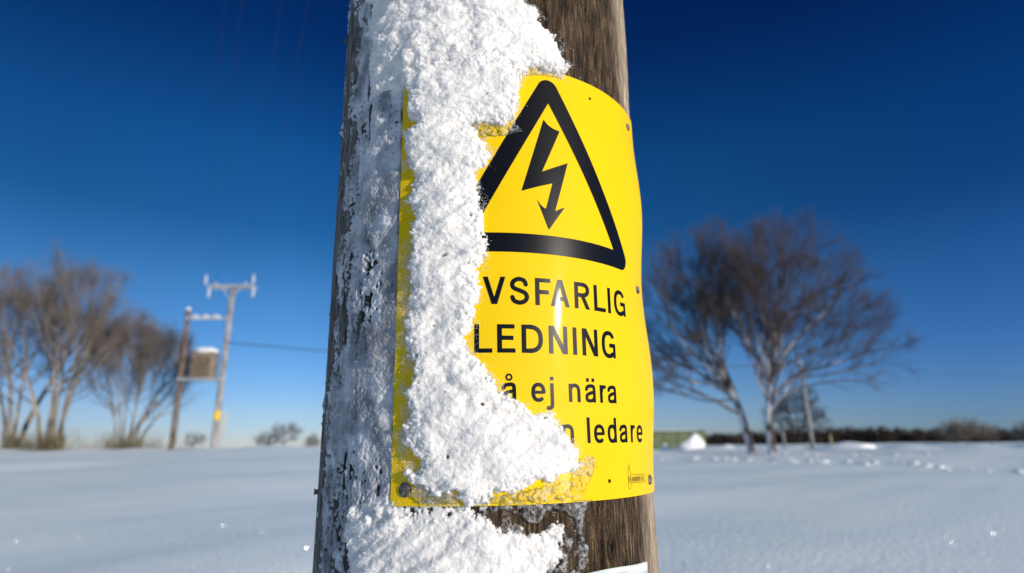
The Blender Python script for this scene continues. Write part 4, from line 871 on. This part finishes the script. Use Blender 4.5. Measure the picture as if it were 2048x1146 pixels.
# ------------------------------------------------------------------ transformer station on two poles
def station():
    Y = 34.0; root = empty('transformer_station', (-17.8, Y, z0(-17.8, Y))); org = np.array(root.location)
    def part(name, m, fn, parent=root, label=None):
        mb = MB(org); fn(mb); o = mb.build(name, m, parent, smooth=False)
        if label: o['label'] = label
        return o
    zb = z0(-19, Y)
    part('pole', M_FARWOOD, lambda b: b.tube([(-19.08, Y, zb), (-19.12, Y, 5), (-19.2, Y, 9.5)], [.17, .15, .13], 12), label='brown pole')
    part('pole', M_PALEWOOD, lambda b: b.tube([(-16.75, Y, zb), (-16.72, Y, 6), (-16.70, Y, 10.9)], [.18, .16, .14], 12), label='frosted taller pole')
    part('snow_cap', M_DRIFT, lambda b: b.tube([(-19.2, Y, 9.5), (-19.2, Y, 9.56), (-19.2, Y, 9.66)], [.15, .15, .05], 12))
    part('crossarm', M_STEEL, lambda b: (b.box((-18.1, Y-.32, 10.83), (-15.4, Y-.2, 10.95)), b.box((-18.1, Y+.2, 10.83), (-15.4, Y+.32, 10.95))))
    part('arm_brace', M_STEEL, lambda b: (b.tube([(-17.3, Y-.26, 10.83), (-16.75, Y-.15, 10.1)], .035, 6), b.tube([(-16.1, Y-.26, 10.83), (-16.65, Y-.15, 10.1)], .035, 6)))
    def ins(x, z, d):
        zz = [z+d*k for k in (0, .08, .1, .22, .24, .36, .38, .5, .62)]; rr = [.04, .04, .09, .05, .10, .05, .09, .05, .03]
        part('insulator', M_CERAM, lambda b: b.tube([(x, Y-.26, q) for q in zz], rr, 10))
    for x in (-18.25, -17.6, -15.85, -15.42): ins(x, 10.98, 1.0 if x in (-18.25, -15.42) else .25)
    for x in (-17.98, -15.35): ins(x, 10.8, -1)
    part('crossbar', M_STEEL, lambda b: b.box((-19.15, Y-.24, 8.88), (-16.7, Y-.14, 9.0)))
    for x in (-18.55, -17.95, -17.35):
        part('fuse', M_CERAM, lambda b, x=x: (b.tube([(x-.14, Y-.3, 8.85), (x-.14, Y-.3, 9.0), (x+.0, Y-.32, 9.08), (x+.14, Y-.3, 9.0), (x+.14, Y-.3, 8.85)], [.06, .12, .09, .12, .06], 8)))
    part('platform', M_STEEL, lambda b: (b.box((-19.15, Y-.34, 5.33), (-16.65, Y-.22, 5.45)), b.box((-19.15, Y+.22, 5.33), (-16.65, Y+.34, 5.45))))
    tr = part('transformer', M_TRANS, lambda b: b.box((-18.35, Y-.4, 5.5), (-17.25, Y+.4, 6.95)))
    for k in range(9): part('cooling_fin', M_TRANS, lambda b, k=k: b.box((-18.30+k*.125, Y-.55, 5.6), (-18.27+k*.125, Y-.395, 6.75)), tr)
    part('snow_cap', M_DRIFT, lambda b: b.add(*(lambda VT: (VT[0]+np.array([-17.8, Y, 7.02]), None, VT[1]))(lump(1, 3, .05, 3, (.72, .52, .2)))), tr)
    for x in (-18.1, -17.8, -17.5): part('bushing', M_CERAM, lambda b, x=x: b.tube([(x, Y-.1, 6.95), (x, Y-.1, 7.05), (x, Y-.1, 7.3)], [.05, .08, .03], 8), tr)
    part('warning_plate', M_YEL, lambda b: b.tube([(-16.74, Y, 3.1), (-16.74, Y, 3.6)], [.19, .188], 14), label='small yellow sign wrapped round the pole')
    part('cabinet', M_WHITE, lambda b: b.box((-16.54, Y-.15, 2.15), (-16.22, Y+.12, 3.5)), label='white meter cabinet')
    part('conduit', M_STEEL, lambda b: b.tube([(-16.35, Y-.05, zb), (-16.35, Y-.05, 2.16)], .04, 8))
    tag(root, 'old two pole transformer station with snow capped transformer between its poles', 'transformer')
station()
def wire(name, a, b, sag, r, label, group, m=M_WIRE):
    t = np.linspace(0, 1, 40)[:, None]; P = np.array(a)+(np.array(b)-np.array(a))*t; P[:, 2] -= (4*t*(1-t))[:, 0]*sag
    mb = MB(a); mb.tube(P, r, 6); o = mb.build(name, m); o.location = a; tag(o, label, 'wire', group); return o
for k, (xa, xe, lab) in enumerate(((-18.25, -.64, 'leftmost of the faint overhead wires rising from the transformer station'), (-17.6, -.42, 'second faint overhead wire from the left'), (-15.85, -.085, 'third faint overhead wire from the left'), (-15.42, .46, 'rightmost of the four faint overhead wires, nearest the snowy pole'))):
    wire('overhead_wire', (xa, 33.74, 12.0 if abs(xa+16.8) > 1 and k in (0, 3) else 11.2), (xe, PY-.16, 8.71), .25, .0048, lab, 'overhead wires from the transformer station')
wire('cable', (-16.55, 33.8, 7.5), (21.9, 45, 7.25), .6, .03, 'dark sagging cable running from the transformer station behind the near pole', 'low cables')
wire('cable', (21.95, 45, 7.25), (75, 66, 8.4), .5, .012, 'thin cable leaving the slim pole towards the right edge', 'low cables')
def slim_pole():
    x, y = 21.98, 45.0; b = z0(x, y); root = empty('utility_pole', (x, y, b)); mb = MB((x, y, b)); mb.tube([(x+.05, y, b), (x, y, 4), (x-.05, y, 7.4)], [.15, .135, .11], 12); mb.build('post', M_PALEWOOD, root)
    mb = MB((x, y, b)); mb.tube([(x-.05, y, 7.4), (x-.05, y, 7.45), (x-.05, y, 7.56)], [.12, .13, .05], 12); mb.build('snow_cap', M_DRIFT, root)
    mb = MB((x, y, b)); mb.tube([(x-.05, y-.1, 7.2), (x-.05, y-.22, 7.22), (x-.05, y-.25, 7.3)], .03, 6); mb.build('hook', M_STEEL, root)
    tag(root, 'slim frosted pole standing in front of the right woods beside the big bare tree', 'utility pole')
slim_pole()
def stake(x, y, h, r, lab, m=M_PALEWOOD):
    b = z0(x, y); mb = MB((x, y, b)); mb.tube([(x, y, b), (x, y, b+h), (x, y, b+h+.06)], [r, r, r*.4], 8); o = mb.build('stake', m); o.location = (x, y, b); tag(o, lab, 'stake', 'short stakes near the right trees')
stake(19.95, 45, 1.35, .10, 'pale short stake between the trunks and the slim pole')
M_STAKE, _, _ = mat('yellowish_wood', (.5, .46, .25), .7, .2)
stake(22.9, 44, .85, .06, 'yellowish stake in the snow at the foot of the slim pole', M_STAKE)
stake(21.4, 44.5, .55, .05, 'tiny yellowish stake left of the slim pole foot', M_STAKE)

# ------------------------------------------------------------------ green hut with snow heaps
def hut():
    x0, x1, y0, y1 = 10.8, 18.9, 60, 64; b = min(z0(x0, y0), z0(x1, y0))-.2; t = 2.72; root = empty('hut', (15, 62, b)); org = (15, 62, b)
    mb = MB(org); mb.box((x0, y0, b), (x1, y1, t)); mb.build('wall', M_GREEN, root, False)
    mb = MB(org); mb.box((x0-.12, y0-.15, t), (x1+.12, y1+.15, t+.09)); mb.build('roof', M_GREEND, root, False)
    mb = MB(org); V, T = lump(1, 3, .04, 5, (4.2, 2.1, .16)); mb.add(V+[(x0+x1)/2, 62, t+.1], None, T); mb.build('snow_layer', M_DRIFT, root)
    for k in range(1, 6): 
        mb = MB(org); xx = x0+(x1-x0)*k/6; mb.box((xx-.03, y0-.04, b), (xx+.03, y0-.002, t-.02)); mb.build('wall_batten', M_GREEND, root, False)
    mb = MB(org); mb.box((x0+.4, y0-.05, b+.2), (x0+1.3, y0-.003, t-.35)); mb.build('door', M_GREEND, root, False)
    tag(root, 'low olive green hut with snow on its roof beyond the right trees', 'hut')
hut()
def heap(x, y, sx, sy, h, seed, lab):
    b = float(hz(x, y)); V, T = lump(1, 4, .25, seed, (1, 1, 1)); q = np.hypot(V[:, 0], V[:, 1]); V = V*[sx, sy, h]; V[:, 2] *= 1.15-.45*np.clip(q, 0, 1); mb = MB((x, y, b)); mb.add(V+[x, y, b-.05], None, T); o = mb.build('snow_heap', M_DRIFT); o.location = (x, y, b)
    tag(o, lab, 'snow heap', 'ploughed snow heaps')
heap(15.9, 54, 1.35, 1.0, 1.15, 3, 'bright pointed snow heap in front of the green hut')
heap(13.6, 55, .75, .7, .75, 4, 'smaller snow heap at the left end of the green hut')
heap(18.6, 54, .9, .8, .7, 5, 'low snow heap at the right corner of the green hut')
heap(32.6, 60, 3.4, 2, .55, 6, 'long low snow bank right of the slim pole')
def clods():
    g = np.random.default_rng(12); mb = MB(); 
    L_ = [((6.4, 31), (12.2, 23), 26), ((12.2, 23), (15.5, 17.5), 22), ((15.5, 17.5), (22, 15.5), 16), ((13, 33), (22, 30), 22)]
    for a, b, n in L_:
        for i in range(n*2):
            t = g.uniform(); x = a[0]+(b[0]-a[0])*t+g.normal()*.35; y = a[1]+(b[1]-a[1])*t+g.normal()*.35; s = g.uniform(.03, .095)*(1.5 if g.uniform() < .15 else 1)
            V, T = lump(1, 2, .3, int(g.integers(1e6)), (s*1.7, s*1.3, s*.6)); mb.add(V+[x, y, float(hz(x, y))-s*.18], None, T)
    tag(mb.build('snow_clods', M_DRIFT), 'row of frozen snow clods crossing the right field', 'snow', kind='stuff')
clods()

# larger surface crystals on the near field: a few of them catch the sun
def field_crystals():
    g = np.random.default_rng(31); n = 6500; y = g.uniform(1.4, 9, n); x = g.uniform(-.75, .75, n)*y*1.25; c = np.stack([x, y, hz(x, y)+.004], 1)
    a = g.standard_normal((n, 3)); a /= np.linalg.norm(a, axis=1)[:, None]; b = np.cross(a, g.standard_normal((n, 3))); b /= np.linalg.norm(b, axis=1)[:, None]
    s_ = .0009+.0006*y[:, None]*g.uniform(.5, 1, (n, 1)); V = []
    V = np.stack([c+(a*math.cos(q)+b*math.sin(q))*s_ for q in np.arange(6)*math.pi/3], 1).reshape(-1, 3)
    m, t, b_ = mat('surface_crystal', (.95, .96, 1), .3, .5, 1.0)
    o = mk('surface_crystals', V, np.arange(6*n).reshape(-1, 6), m, None, smooth=False); tag(o, 'scattered glinting crystals on the snowfield close to the pole', 'snow', kind='stuff')
field_crystals()
